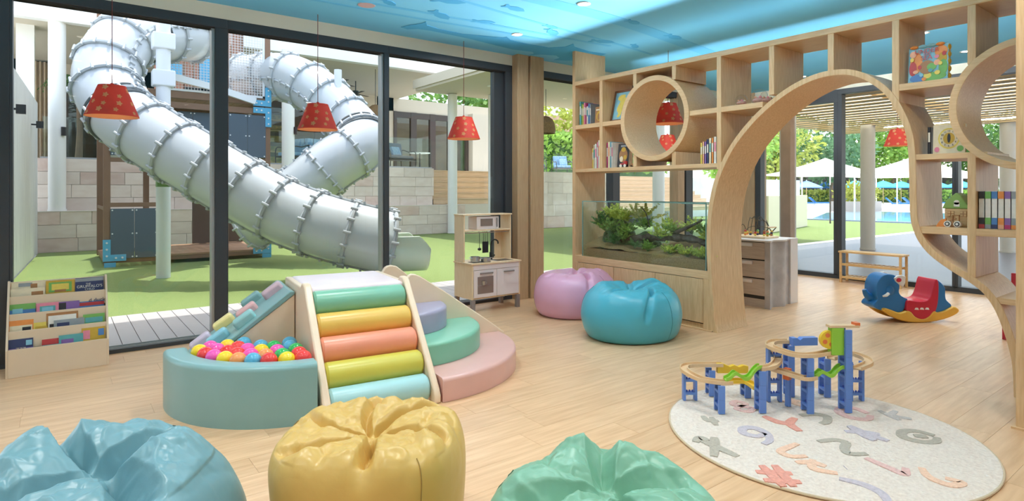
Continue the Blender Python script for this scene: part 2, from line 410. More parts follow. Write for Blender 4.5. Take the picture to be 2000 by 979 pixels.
# left edge: dark door jamb against the picture edge
# ---------------------------------------------------------------- room divider bookcase
PX0, PX1 = 4.98, 5.50
rd = thing('room_divider', 'pale oak open bookcase divider with round portholes and a teardrop arch', 'room divider', (5.24, 3.2, 0))
def pbox(name, y0, y1, z0, z1, m=wood, x0=PX0, x1=PX1, bev=0.003, par=rd): return MB().box(x0, x1, y0, y1, z0, z1).build(name, m, par, bevel=bev)
pbox('end_panel', 5.262, 5.312, 0, 3.06); pbox('end_panel', 0.51, 0.56, 0, 2.68)
pbox('top_board', 0.56, 5.262, 2.63, 2.68, woodh, PX0 - 0.002, PX1 + 0.002)
for y, z0, z1 in ((4.833, 1.62, 2.63), (4.325, 2.49, 2.63), (4.325, 1.62, 1.755), (3.81, 2.49, 2.63), (3.81, 1.62, 1.755), (3.29, 1.56, 2.63), (2.767, 2.20, 2.63), (2.263, 2.325, 2.63), (1.793, 1.96, 2.63), (1.327, 2.225, 2.63), (1.327, 0.76, 1.62)):
    pbox('divider', y - 0.024, y + 0.024, z0, z1)
for y0, y1, z0, z1 in ((4.508, 5.262, 2.10, 2.15), (2.85, 3.635, 2.10, 2.15), (1.40, 1.80, 2.10, 2.15), (3.26, 5.262, 1.58, 1.62), (1.24, 1.68, 1.58, 1.62), (0.56, 1.645, 1.045, 1.095), (0.56, 1.215, 0.60, 0.64)):
    pbox('shelf', y0, y1, z0, z1, woodh, PX0 + 0.003, PX1 - 0.003)
def pring(cy, cz, R, r):
    o = arc(cy, cz, R, 0, 2 * PI, 72)[:-1]; i = arc(cy, cz, r, 0, 2 * PI, 72)[:-1]
    return MB().band(i, o, 'x', PX0 - 0.012, PX1 + 0.012, closed=True).build('porthole_ring', woodh, rd, smooth=True, bevel=0.003)
pring(4.07, 2.12, 0.45, 0.395); pring(1.02, 1.925, 0.437, 0.39)
inn = cr([(3.30, 0), (3.328, .087), (3.352, .338), (3.368, .593), (3.377, .848), (3.366, 1.104), (3.319, 1.36), (3.235, 1.577), (3.102, 1.79), (2.91, 1.99), (2.709, 2.14), (2.522, 2.235), (2.346, 2.282), (2.177, 2.282), (2.058, 2.245), (1.942, 2.166), (1.845, 2.058), (1.773, 1.916), (1.727, 1.78), (1.709, 1.634), (1.704, 1.475), (1.700, 1.275), (1.696, 1.175), (1.683, 1.091), (1.645, .99), (1.573, .893), (1.455, .80), (1.344, .729), (1.264, .662), (1.205, .569), (1.161, .449), (1.129, .327), (1.108, .2), (1.10, 0)], 5)
MB().band(inn, offset2(inn, 0.046), 'x', PX0 - 0.004, PX1 + 0.004).build('arch_band', wood, rd, smooth=True, bevel=0.003)
foot = [(3.345, 0), (3.38, .2), (3.40, .35), (3.41, .5), (5.262, .5), (5.262, 0)]
MB().prism(foot, 'x', PX0 + 0.012, PX1).build('base_cabinet', wood, rd)
pbox('tank_rail', 3.41, 5.262, 0.50, 0.577, woodh, PX0 - 0.002)
pbox('kick_strip', 3.36, 5.262, 0.0, 0.012, woodh, PX0 - 0.012, PX1)
for y0, y1 in ((4.63, 5.21), (4.044, 4.63), (3.46, 4.044)):
    pbox('cabinet_door', y0 + 0.003, y1 - 0.003, 0.07, 0.495, wood, PX0 - 0.006, PX0 + 0.02, 0.002)
MB().box(PX0 + 0.006, PX0 + 0.012, 3.39, 5.262, 0.06, 0.5).build('door_gap', rubber, rd)
pbox('stile', 5.213, 5.262, 0.0, 0.5, wood, PX0 - 0.006, PX0 + 0.02); 
MB().prism([(3.335, 0.012), (3.36, .2), (3.385, .35), (3.40, .5), (3.457, .5), (3.457, .012)], 'x', PX0 - 0.006, PX0 + 0.02).build('stile', wood, rd)
# end post near the right picture edge
po = thing('end_post', 'tall pale oak end post standing at the right picture edge', 'post', (4.47, 0.81, 0))
MB().box(4.33, 4.345, 0.88, 0.948, 0, 3.06).build('edge_strip', wood, po, bevel=0.003)
MB().box(4.345, 4.60, 0.68, 0.94, 0, 3.06).build('post_body', wood, po, bevel=0.004)
MB().box(4.31, 4.62, 0.66, 0.965, 0, 0.012).build('base_plate', woodh, po)

# ---------------------------------------------------------------- books and small things on the divider
PAL = {'teal': (96, 168, 170), 'green': (122, 178, 92), 'yellow': (232, 206, 96), 'pink': (232, 140, 160), 'red': (196, 66, 66), 'white': (236, 232, 224), 'blue': (84, 132, 188), 'brown': (170, 120, 76), 'grey': (150, 156, 160), 'purple': (140, 104, 168), 'orange': (236, 148, 76), 'navy': (58, 66, 104), 'cream': (238, 222, 190), 'light blue': (140, 196, 214), 'black': (52, 50, 54), 'peach': (240, 176, 140), 'magenta': (190, 60, 110), 'gold': (206, 166, 60)}
def cmat(c, rough=0.45): return mat('paint_' + c.replace(' ', '_'), S(*PAL[c]), rough, var=0.06, scale=30)
paper = mat('paper_pages', S(242, 236, 222), 0.8)
def book(label, col, x, y, z, t, d, h, lean=0.0, group=None, turn=0.0, lab=True):
    """spine faces -x; y grows to the left of the picture; lean tips the top towards +y"""
    r = thing('book', label, 'book', (x, y, z), turn, group)
    R = Matrix.Rotation(lean, 3, 'X')
    dz = abs(math.sin(lean)) * t / 2
    def B(x0, x1, y0, y1, z0, z1): 
        m = MB(); c = R @ Vector(((x0 + x1) / 2, (y0 + y1) / 2, (z0 + z1) / 2)); c.z += dz; m.obox(c, (x1 - x0, y1 - y0, z1 - z0), R); return m
    cv = B(0, d, -t / 2, -t / 2 + 0.0025, 0, h); c2 = B(0, d, t / 2 - 0.0025, t / 2, 0, h); c3 = B(0, 0.003, -t / 2, t / 2, 0, h)
    for q in (c2, c3): cv.add(q.v, q.f)
    cv.build('cover', cmat(col), r, world=False); B(0.004, d - 0.004, -t / 2 + 0.003, t / 2 - 0.003, 0.003, h - 0.003).build('pages', paper, r, world=False)
    if lab: B(-0.0012, 0.0, -t * .3, t * .3, h * 0.45, h * 0.8).build('spine_label', paper if col not in ('white', 'cream') else cmat(['peach', 'teal', 'pink'][int(h * 1000) % 3]), r, world=False)
    return r
def row(where, y, z, specs, x=5.04, lean=0.0, group=None):
    seen = {}
    for i, (c, t, h) in enumerate(specs):
        book('%s book spine, %s from the left in the %s' % (c, ORD[i], where), c, x, y - t / 2, z + 0.001, t, 0.2, h, lean, group); y -= t + 0.002
    return y
row('top-left cubby of the divider', 5.25, 2.15, [('teal', .03, .29), ('green', .02, .26), ('yellow', .018, .25), ('pink', .025, .27), ('magenta', .02, .26), ('white', .025, .22), ('blue', .025, .25), ('grey', .02, .24)], group='books in the top-left cubby')
row('cubby below the top-left one', 5.03, 1.62, [('yellow', .018, .24), ('cream', .02, .28), ('white', .03, .29), ('pink', .02, .31), ('white', .035, .33), ('magenta', .02, .34)], lean=0.0, group='books in the lower-left cubby')
row('cubby beneath the framed picture', 4.80, 1.62, [('magenta', .02, .29), ('cream', .03, .30), ('light blue', .02, .30), ('white', .02, .29)], group='books below the framed picture')
row('cubby right of the porthole bottom', 3.55, 1.62, [('yellow', .022, .21), ('peach', .02, .22), ('purple', .022, .22), ('navy', .025, .24), ('cream', .028, .25), ('orange', .022, .25), ('white', .03, .26), ('light blue', .04, .28)], x=5.06, group='books right of the porthole')
ten = [('black', 'red'), ('green', 'grey'), ('blue', 'navy'), ('orange', 'peach'), ('purple', 'magenta'), ('grey', 'orange'), ('light blue', 'navy'), ('yellow', 'orange'), ('gold', 'green'), ('black', 'gold')]
y = 1.298
for i, (c, c2) in enumerate(ten):
    t = 0.034
    b = book('white book banded in %s, %s from the left in the set of ten' % (c, ORD[i]), 'white', 5.02, y - t / 2, 1.096, t, 0.19, 0.255, 0, 'matching set of ten books on the lower right shelf', lab=False)
    for z0, z1, k in ((0.002, 0.03, c2), (0.03, 0.075, c), (0.205, 0.253, c)):
        MB().box(-0.003, 0.0, -t / 2 + 0.001, t / 2 - 0.001, z0, z1).build('spine_band', cmat(k), b, world=False)
    y -= t + 0.001
def faceout(label, y0, y1, z0, h, x, col, deco, lean=0.12, t=0.02, name='book', cat='book'):
    """book standing with its cover to the room; deco: list of (u0,u1,v0,v1,colour) or ('blob',u,v,ru,rv,colour)"""
    w = y0 - y1; r = thing(name, label, cat, (x, (y0 + y1) / 2, z0))
    R = Matrix.Rotation(lean, 3, 'Y'); 
    def B(xa, xb, u0, u1, v0, v1):
        m = MB(); c = R @ Vector(((xa + xb) / 2, w / 2 - (u0 + u1) / 2 * w, (v0 + v1) / 2 * h)); c.z += 0.001 + abs(math.sin(lean)) * 0.0; m.obox(c, (xb - xa, (u1 - u0) * w, (v1 - v0) * h), R); return m
    B(-0.002, 0.0, 0, 1, 0, 1).build('cover', cmat(col), r, world=False); B(0.0, t, 0.01, 0.99, 0.01, 0.99).build('pages', paper, r, world=False)
    B(t, t + 0.002, 0, 1, 0, 1).build('back_cover', cmat(col), r, world=False)
    for k, d in enumerate(deco):
        if d[0] == 'blob':
            _, u, v, ru, rv, c = d
            pts = [R @ Vector((-0.003 - 0.0004 * k, w / 2 - (u + ru * math.cos(a)) * w, (v + rv * math.sin(a)) * h)) for a in [2 * PI * i / 18 for i in range(18)]]
            back = [p + R @ Vector((0.002, 0, 0)) for p in pts]; n = 18
            MB().add([(p.x, p.y, p.z + 0.001) for p in pts + back], [tuple(range(n)), tuple(range(2 * n - 1, n - 1, -1))] + [(i, (i + 1) % n, n + (i + 1) % n, n + i) for i in range(n)]).build('cover_print', cmat(c), r, world=False)
        else:
            u0, u1, v0, v1, c = d
            B(-0.003 - 0.0004 * k, -0.001, u0, u1, v0, v1).build('cover_print', cmat(c), r, world=False)
    return r, R, w
def text_on(r, body, size, mtx, m, name='lettering'):
    cu = bpy.data.curves.new(name, 'FONT'); cu.body = body; cu.size = size; cu.align_x = 'CENTER'; cu.align_y = 'CENTER'; cu.extrude = 0.0006
    tmp = bpy.data.objects.new('tmp_text', cu); me = bpy.data.meshes.new_from_object(tmp); bpy.data.objects.remove(tmp); me.name = name
    me.materials.clear(); me.materials.append(m)
    o = bpy.data.objects.new(name, me); COL.objects.link(o); o.parent = r; o.matrix_local = mtx; return o
def face_m(R, w, h, u, v, off=-0.006):
    """text frame on a cover that faces -x (reading direction -y)"""
    base = Matrix(((0, 0, -1), (-1, 0, 0), (0, 1, 0)))   # cols: text x -> -y, text y -> z, normal -> -x
    M3 = R @ base
    p = R @ Vector((off, w / 2 - u * w, v * h)); return Matrix.Translation(p) @ M3.to_4x4()
faceout('picture book with dark brown patterned cover, facing out below the framed picture', 4.655, 4.49, 1.621, 0.27, 5.06, 'black', [('blob', .5, .5, .38, .3, 'brown'), ('blob', .5, .75, .2, .1, 'gold'), ('blob', .35, .35, .15, .12, 'cream'), ('blob', .68, .42, .14, .1, 'gold'), (.25, .75, .86, .94, 'grey')], 0.1, 0.015)
faceout('brown patterned picture book facing out beside the spines in the top-left cubby', 5.01, 4.88, 2.151, 0.20, 5.06, 'brown', [('blob', .5, .45, .35, .3, 'gold'), ('blob', .45, .4, .15, .2, 'brown'), (.1, .9, .78, .86, 'cream')], 0.08, 0.015)
# framed picture
fr = thing('framed_picture', 'wooden framed picture of a yellow seahorse leaning in the cubby left of the porthole', 'picture frame', (5.1, 4.675, 2.151))
R = Matrix.Rotation(0.25, 3, 'Y') @ Matrix.Rotation(0.0, 3, 'X')
def FB(xa, xb, ya, yb, za, zb):
    m = MB(); m.obox(R @ Vector(((xa + xb) / 2, (ya + yb) / 2, (za + zb) / 2)), (xb - xa, yb - ya, zb - za), R); return m
fd = mat('dark_walnut_frame', S(126, 84, 58), 0.4, var=0.1, scale=20)
for a in ((-.135, .135, .005, .03), (-.135, .135, .36, .385)): FB(0, .02, *a).build('frame_rail', fd, fr, world=False)
for a in ((-.135, -.11, .005, .385), (.11, .135, .005, .385)): FB(0, .02, *a).build('frame_rail', fd, fr, world=False)
FB(.008, .014, -.112, .112, .02, .37).build('mount', cmat('light blue'), fr, world=False)
sh = cr([(0, .33), (.05, .32), (.07, .28), (.03, .25), (.05, .2), (.06, .15), (.03, .1), (.045, .07), (.02, .055), (-.01, .08), (-.02, .13), (-.05, .18), (-.05, .23), (-.09, .26), (-.04, .29), (-.04, .32)], 3, True)
MB().add([R @ Vector((.006, p[0], p[1])) for p in sh], [tuple(range(len(sh)))]).build('seahorse_print', cmat('yellow'), fr, world=False)
# little toys on the shelf
def wheel(m, c, r, t): m.cyl((c[0] - 0, c[1], c[2]), (c[0] + t, c[1], c[2]), r, n=14)
tt = thing('toy_truck', 'tiny red toy truck on the shelf below the framed picture', 'toy', (5.02, 4.53, 1.62))
MB().box(.0, .035, -.03, .05, .018, .03).build('chassis', black, tt, world=False)
MB().box(.002, .033, -.04, .0, .03, .07).build('cab', cmat('red'), tt, world=False, bevel=.006)
MB().box(.002, .033, .0, .05, .03, .045).build('tray', cmat('red'), tt, world=False, bevel=.003)
for yy in (-.025, .035):
    m = MB(); wheel(m, (-.004, yy, .0175), .0175, .008); o = m.build('wheel', cmat('white'), tt, world=False)
t2 = thing('toy_car', 'tiny dark red toy car beside the porthole ring', 'toy', (5.03, 4.40, 1.62))
MB().prism([(-.035, .01), (.035, .01), (.035, .025), (.015, .04), (-.015, .04), (-.035, .022)], 'x', 0, .03).build('body', cmat('brown'), t2, world=False, bevel=.004)
for yy in (-.02, .02): m = MB(); wheel(m, (-.003, yy, .011), .011, .036); m.build('wheel', black, t2, world=False)
gls = glassmat('clear_bauble_glass', (.97, .96, .95, 1), .8)
shell_m = mat('pink_sand', S(206, 160, 150), 0.8, var=0.2, scale=60)
for nm, y, r, lab in (('glass_globe', 3.13, .055, 'small clear glass globe of pink sand on the shelf left of the arch'), ('glass_globe', 2.985, .075, 'larger clear glass globe of shells, left one of the overlapping pair'), ('glass_globe', 2.91, .062, 'clear glass globe of shells nearest the arch curve')):
    g = thing(nm, lab, 'glass globe', (5.16 if r > .06 else 5.10, y, 2.15), group='glass globes on the middle shelf')
    MB().sphere((0, 0, r), r, 24, 16).build('globe', gls, g, world=False, smooth=True, ang=180)
    MB().sphere((0, 0, r * .55), r * .8, 20, 10, (1, 1, .5)).build('sand', shell_m, g, world=False, smooth=True, ang=180)
    for k in range(5): MB().sphere((r * .5 * math.cos(k * 1.3), r * .5 * math.sin(k * 1.3), r * .95), r * .17, 8, 6, (1.2, 1, .8)).build('shell', cmat(['white', 'purple', 'peach', 'pink', 'cream'][k]), g, world=False, smooth=True, ang=180)
sm = thing('stacked_ornament', 'slim stacked ornament of small gold discs behind the divider upright', 'ornament', (5.38, 3.42, 2.15))
MB().cyl((0, 0, 0), (0, 0, .44), .004, n=8).build('rod', cmat('gold'), sm, world=False)
MB().lathe([(.001, 0), (.035, 0), (.035, .008), (.012, .02), (.012, .07), (.03, .09), (.03, .11), (.001, .12)], (0, 0, 0), 16).build('base', cmat('brown'), sm, world=False, smooth=True)
for k in range(6): MB().sphere((0, 0, .16 + k * .05), .018, 12, 8, (1, 1, .45)).build('disc', cmat('gold'), sm, world=False, smooth=True)
# UNDER THE SEA book
us, R, w = faceout('thick die-cut sea picture book lettered UNDER THE SEA on the upper right shelf', 1.735, 1.485, 2.151, 0.27, 5.05, 'light blue',
    [('blob', .2, .55, .16, .3, 'orange'), ('blob', .12, .4, .1, .2, 'red'), ('blob', .82, .8, .16, .15, 'orange'), ('blob', .85, .6, .12, .15, 'gold'), ('blob', .88, .35, .11, .22, 'green'), ('blob', .62, .13, .35, .12, 'green'), ('blob', .25, .12, .2, .11, 'blue'), ('blob', .5, .17, .1, .08, 'yellow'), ('blob', .48, .4, .2, .19, 'brown'), ('blob', .6, .4, .12, .1, 'green'), ('blob', .73, .5, .08, .08, 'peach'), ('blob', .12, .8, .09, .09, 'peach'), ('blob', .72, .66, .06, .05, 'pink'), ('blob', .3, .42, .05, .06, 'red'), ('blob', .2, .3, .07, .05, 'peach'), ('blob', .9, .72, .05, .06, 'red'), ('blob', .42, .08, .06, .05, 'orange'), ('blob', .75, .22, .07, .06, 'yellow'), ('blob', .58, .3, .06, .05, 'teal'), ('blob', .35, .2, .05, .05, 'light blue'), ('blob', .82, .46, .05, .05, 'yellow'), ('blob', .1, .65, .05, .06, 'yellow')], 0.1, 0.045)
for k in range(5): MB().sphere((.03, -w / 2 - .003, .03 + k * .052), .02, 10, 6, (1.2, .5, 1)).build('scalloped_page_edge', cmat('gold'), us, world=False, smooth=True)
for k in range(4): MB().sphere((.02, w / 2 - .035 - k * .055, .268), .026, 10, 6, (.8, 1.1, .5)).build('scalloped_top_edge', cmat('orange' if k % 3 == 0 else 'light blue'), us, world=False, smooth=True)
for body, v, sz in (('UNDER', .85, .046), ('THE', .755, .026), ('SEA', .66, .046)):
    text_on(us, body, sz, face_m(R, w, .27, .47, v, -.012), cmat('red'))
# clock book
cb, R, w = faceout('square learn-the-time book with a yellow clock face on the shelf right of the arch', 1.585, 1.39, 1.621, 0.21, 5.08, 'cream', [('blob', .5, .52, .34, .36, 'yellow'), ('blob', .5, .52, .29, .31, 'cream'), ('blob', .5, .52, .18, .2, 'gold'), ('blob', .13, .15, .08, .09, 'pink'), ('blob', .85, .16, .1, .1, 'green'), ('blob', .5, .53, .05, .16, 'black')], 0.06, 0.02)
for k in range(12):
    a = PI / 2 - k * PI / 6
    text_on(cb, str(12 if k == 0 else k), .018, face_m(R, w, .21, .5 + .24 * math.cos(a), .52 + .255 * math.sin(a), -.007), black)
book('dark brown book standing just left of the clock book', 'black', 5.07, 1.605, 1.621, .02, .18, .2)
# wooden house with digger
hs = thing('toy_house', 'small wooden toy house with a green gable roof on the lower right shelf', 'toy', (5.12, 1.455, 1.096))
natural = mat('light_beech', S(224, 190, 142), 0.5, col2=S(210, 172, 122), scale=12, stretch=(6, 1, 6))
MB().box(0, .13, -.07, .07, 0, .13).build('walls', natural, hs, world=False, bevel=.004)
rf = MB(); rf.prism([(-.085, .13), (.085, .13), (.06, .19), (0, .245), (-.03, .225), (-.06, .17)], 'x', -.005, .135); rf.build('roof', mat('toy_green', S(140, 178, 96), .5), hs, world=False, bevel=.006)
MB().cyl((-.008, -.005, .175), (-.004, -.005, .175), .017, n=18).build('round_hole', cmat('white'), hs, world=False)
MB().box(-.008, -.004, -.022, .012, .145, .175).build('round_hole', cmat('white'), hs, world=False)
for ya in (.03, -.045):
    w_ = MB().box(-.006, -.001, ya - .02, ya + .02, .075, .112).build('window', cmat('brown'), hs, world=False)
    for yb in (-.0105, .0105):
        for zb in (.084, .103): MB().box(-.009, -.005, ya + yb - .008, ya + yb + .008, zb - .0075, zb + .0075).build('pane', natural, w_, world=False)
dg = thing('toy_digger', 'flat wooden toy digger with orange bucket and white wheels before the toy house', 'toy', (5.06, 1.47, 1.096))
MB().prism([(-.055, .022), (.04, .022), (.04, .032), (-.055, .032)], 'x', 0, .02).build('chassis', cmat('brown'), dg, world=False)
MB().prism([(.03, .03), (-.03, .055), (-.03, .062), (.03, .038)], 'x', 0.002, .018).build('boom', cmat('brown'), dg, world=False)
for a in ((-.05, -.045, .03, .085), (-.012, -.007, .03, .085), (-.05, -.007, .08, .086)): MB().box(.002, .018, a[0], a[1], a[2], a[3]).build('cab_frame', cmat('brown'), dg, world=False)
MB().prism([(.03, .0), (.09, 0), (.08, .02), (.06, .05), (.03, .06)], 'x', 0, .022).build('bucket', cmat('orange'), dg, world=False)
for yy in (.018, -.04):
    m = MB(); m.cyl((-.01, yy, .022), (.024, yy, .022), .022, n=20); o = m.build('wheel', cmat('white'), dg, world=False)
    MB().cyl((-.013, yy, .022), (-.009, yy, .022), .015, n=16).build('tyre_ring', black, o, world=False)
    MB().cyl((-.014, yy, .022), (-.012, yy, .022), .009, n=14).build('hub', cmat('white'), o, world=False)

# ---------------------------------------------------------------- terrarium
tk = thing('terrarium', 'long clear glass terrarium tank built into the divider above its cabinet doors', 'terrarium', (5.2, 4.3, 0.577))
TX0, TX1, TY0, TY1, TZ0, TZ1 = 5.0, 5.44, 3.44, 5.16, 0.578, 1.235
for a in ((TX0, TX0 + .008, TY0, TY1, TZ0, TZ1), (TX1 - .008, TX1, TY0, TY1, TZ0, TZ1), (TX0 + .008, TX1 - .008, TY0, TY0 + .008, TZ0, TZ1), (TX0 + .008, TX1 - .008, TY1 - .008, TY1, TZ0, TZ1)):
    MB().box(*a).build('glass_pane', tank_glass, tk)
for yy in (TY0, TY1 - .010): MB().box(TX0 - .002, TX0 + .006, yy, yy + .010, TZ0, TZ1).build('glass_edge', tank_edge, tk)
for xx in (TX0 - .002, TX1 - .006): MB().box(xx, xx + .008, TY0, TY1, TZ1 - .007, TZ1 + .002).build('glass_edge', tank_edge, tk)
MB().box(TX0 + .01, TX1 - .01, TY0, TY0 + .30, TZ1 - .012, TZ1 - .004).build('glass_brace', tank_edge, tk)
MB().box(TX0 + .01, TX1 - .01, TY1 - .9, TY1 - .55, TZ1 - .012, TZ1 - .004).build('glass_brace', tank_edge, tk)
soil = mat('terrarium_soil', S(96, 80, 56), 0.95, col2=S(150, 128, 88), scale=30, bump=0.6)
sand = mat('terrarium_sand', S(170, 142, 98), 0.95, col2=S(140, 114, 76), scale=70, bump=0.4)
def ground(u, v):
    y = TY0 + .012 + u * (TY1 - TY0 - .024); x = TX0 + .012 + v * (TX1 - TX0 - .024)
    z = TZ0 + .13 + .10 * v * (1 + .4 * math.sin(u * 9)) + .025 * noise.noise(Vector((y * 6, x * 6, 0))) - .05 * (1 - u) * (1 - v)
    return (x, y, z)
m = MB(); m.grid(ground, 60, 16); m.build('sand_bed', sand, tk, smooth=True, ang=180)
MB().box(TX0 + .012, TX0 + .02, TY0 + .012, TY1 - .012, TZ0 + .002, TZ0 + .1).build('sand_front', sand, tk)
MB().box(TX0 + .02, TX1 - .012, TY0 + .012, TY1 - .012, TZ0 + .002, TZ0 + .09).build('soil_bed', soil, tk)
def moss(name, cy, cx, ry, rx, z0, h, mm):
    def f(u, v):
        a = 2 * PI * u; r = math.sin(v * PI / 2); z = h * math.cos(v * PI / 2)
        p = Vector((cx + rx * r * math.cos(a), cy + ry * r * math.sin(a), z0 + z)); k = noise.noise(p * 14) * .03
        return (p.x + k, p.y + k, p.z + k)
    m = MB(); m.grid(f, 40, 16, cu=True); return m.build(name, mm, tk, smooth=True, ang=180)
mossm = mat('dark_moss_rock', S(122, 142, 98), 0.95, col2=S(84, 94, 70), scale=25, bump=1.0)
barkm = mat('driftwood_bark', S(112, 100, 90), 0.9, col2=S(70, 60, 52), scale=22, bump=1.0)
moss('mossy_rock', 4.80, 5.26, .26, .13, TZ0 + .1, .36, mossm)
moss('mossy_rock', 4.45, 5.30, .24, .12, TZ0 + .1, .20, mossm)
MB().tube(cr([(5.16, 4.75, .80), (5.2, 4.4, .83), (5.2, 4.05, .86), (5.24, 3.75, .85), (5.22, 3.5, .80)], 6), [.022 + .022 * math.sin(PI * i / 24) + .008 * math.sin(i * 1.9) for i in range(25)], 12).build('driftwood_log', barkm, tk, smooth=True)
MB().tube(cr([(5.22, 4.1, .86), (5.18, 3.85, .95), (5.2, 3.7, 1.02), (5.16, 3.6, 1.06)], 5), [.02 * (1 - i / 20) + .004 for i in range(16)], 8).build('driftwood_branch', barkm, tk, smooth=True)
MB().tube(cr([(5.2, 4.3, .95), (5.2, 4.35, 1.1), (5.2, 4.42, 1.17)], 5), [.006] * 11, 6).build('twig', barkm, tk)
leafs = [mat('fern_leaf_bright', S(206, 220, 104), .5, var=.15, scale=20, translucent=.3), mat('fern_leaf_mid', S(158, 192, 96), .5, var=.2, scale=20, translucent=.3), mat('fern_leaf_dark', S(108, 150, 86), .5, var=.2, scale=20, translucent=.25), mat('pale_leaf', S(224, 222, 130), .5, var=.1, scale=20, translucent=.3)]
def fern(label, x, y, z, n, L, mi, spread=1.0):
    p = thing('terrarium_plant', label, 'plant', (x, y, z), group='plants in the terrarium')
    m = MB(); st = MB()
    for k in range(n):
        a = 2 * PI * k / n + random.uniform(-.3, .3); e = random.uniform(.3, 1.1); l = L * random.uniform(.6, 1.1)
        d = Vector((math.cos(a) * math.cos(e) * .55 * spread, math.sin(a) * math.cos(e) * spread, math.sin(e)))
        tip = d * l; 
        st.tube([(0, 0, 0), tuple(d * l * .5 + Vector((0, 0, .01))), tuple(tip + Vector((0, 0, -.01)))], .0012, 4)
        for q in range(3, 9):
            t = q / 8; pp = d * l * t + Vector((0, 0, .012 * math.sin(t * PI)))
            sd = d.cross(Vector((0, 0, 1))).normalized()
            for sgn in (-1, 1): m.leaf(pp, sd * sgn + d * .7 + Vector((0, 0, random.uniform(-.2, .3))), l * .34 * (1.2 - t), l * .15)
    m.build('leaves', leafs[mi], p, world=False, recalc=False); st.build('stems', leafs[2], p, world=False)
    return p
PLT = [('bright fern spilling over the middle of the driftwood log', 5.13, 4.1, .84, 16, .13, 0), ('grey-green fern left of the driftwood log', 5.12, 4.62, .78, 16, .13, 1), ('bright fern behind the right end of the log', 5.2, 3.55, .84, 16, .14, 0), ('dark green fern at the foot of the mossy rock', 5.1, 4.74, .74, 16, .13, 2), ('fluffy bright green fern at the front right of the terrarium', 5.06, 3.92, .69, 16, .12, 0), ('bright fern in the front right corner of the terrarium', 5.06, 3.52, .67, 16, .12, 0), ('low yellow-green plant beside the front corner fern', 5.06, 3.70, .68, 16, .13, 0), ('small green fern in front of the driftwood log', 5.07, 4.22, .70, 14, .11, 1), ('little dark fern at the sandy middle of the terrarium', 5.09, 4.42, .72, 12, .09, 2),
       ('bushy fern crowning the tall mossy rock', 5.22, 4.86, 1.0, 24, .17, 0), ('dark trailing fern on the left flank of the mossy rock', 5.16, 4.98, .92, 20, .16, 2), ('yellow-green fern on the right flank of the mossy rock', 5.18, 4.70, .98, 22, .17, 0), ('broad dark fern below the mossy rock top', 5.12, 4.84, .85, 22, .17, 1), ('green fern between the two mossy rocks', 5.16, 4.58, .86, 20, .15, 1), ('fern behind the second mossy rock', 5.24, 4.40, .92, 18, .13, 1),
       ('tall pale leafed plant behind the terrarium middle', 5.3, 4.5, .98, 7, .24, 3), ('upright green plant right of the terrarium middle', 5.26, 4.12, .90, 8, .16, 0), ('reddish green plant at the log middle', 5.2, 4.0, .90, 14, .12, 1), ('pale green plant behind the driftwood log', 5.3, 3.82, .90, 16, .16, 0), ('low fern under the driftwood branch', 5.26, 3.62, .88, 16, .15, 1)]
for lab, x, y, z, n, L, mi in PLT: fern(lab, x, y, z, int(n * 1.5), L * 1.3, mi)
# LED strips on the divider, implied only at its left end, the rest added
ls_ = thing('added_led_strip', 'warm LED strips along the oak divider top, mostly added to light the ceiling', 'light strip', (5.3, 3.2, 2.68))
MB().box(5.015, 5.035, 1.1, 5.2, 2.681, 2.688).build('strip', mat('added_strip_glow', S(255, 220, 170), .5, emit=(1, .72, .42, 1), es=1.5), ls_)
L = bpy.data.lights.new('ceiling_fill_lamp', 'AREA'); L.shape = 'RECTANGLE'; L.size = .03; L.size_y = 4.1; L.energy = 40.0; L.color = (.95, .98, 1); L.spread = math.radians(52)  # cool fill wash added to brighten the ceiling, not the strip's own light
o = bpy.data.objects.new('ceiling_fill_lamp', L); COL.objects.link(o); o.location = (5.02, 3.15, 2.70); o.rotation_euler = (0, math.radians(98), 0)
MB().box(5.445, 5.465, 1.1, 5.2, 2.681, 2.688).build('strip', mat('added_strip_glow', S(255, 220, 170), .5), ls_)  # rear strip added as a fixture for the fill behind
for nm_, x_, ry_, e_, sp_ in (('ceiling_fill_lamp', 5.46, -98, 24.0, 60), ('ceiling_fill_lamp', 5.24, 180, 3.2, 180)):  # added fills for the ceiling behind and above the divider
    L = bpy.data.lights.new(nm_, 'AREA'); L.shape = 'RECTANGLE'; L.size = .03; L.size_y = 4.1; L.energy = e_; L.color = (.95, .98, 1); L.spread = math.radians(sp_)
    o = bpy.data.objects.new(nm_, L); COL.objects.link(o); o.location = (x_, 3.15, 2.70); o.rotation_euler = (0, math.radians(ry_), 0)
# ---------------------------------------------------------------- soft play set (foam modules, slightly turned to the room)
SPX, SPY, SPA = 1.937, 3.28, math.radians(-7)
def sp_root(name, label, cat, u, v):
    return thing(name, label, cat, (SPX + u * math.cos(SPA) - v * math.sin(SPA), SPY + u * math.sin(SPA) + v * math.cos(SPA), 0), SPA)
class SP(MB):
    def fin(s, root, u, v, name, m, **k):
        s.v = [(p[0] - u, p[1] - v, p[2]) for p in s.v]; return s.build(name, m, root, world=False, **k)
def vinyl(name, r, g, b, rough=0.32): return mat('vinyl_' + name, S(r, g, b), rough, var=0.03, scale=6, bump=0.02, bscale=140, spec=0.45)
v_cream = vinyl('cream', 238, 214, 186); v_blue = vinyl('pale_blue', 134, 174, 174); v_green = vinyl('mint', 128, 190, 162); v_yel = vinyl('mustard', 232, 190, 92)
v_cor = vinyl('coral', 238, 152, 122); v_lime = vinyl('lime', 208, 198, 82); v_aqua = vinyl('aqua', 166, 210, 212); v_pink = vinyl('blush', 218, 172, 162); v_ppink = vinyl('pale_pink', 240, 222, 226); v_lil = vinyl('grey_lilac', 164, 160, 184)
v_teal = vinyl('teal', 150, 200, 200)
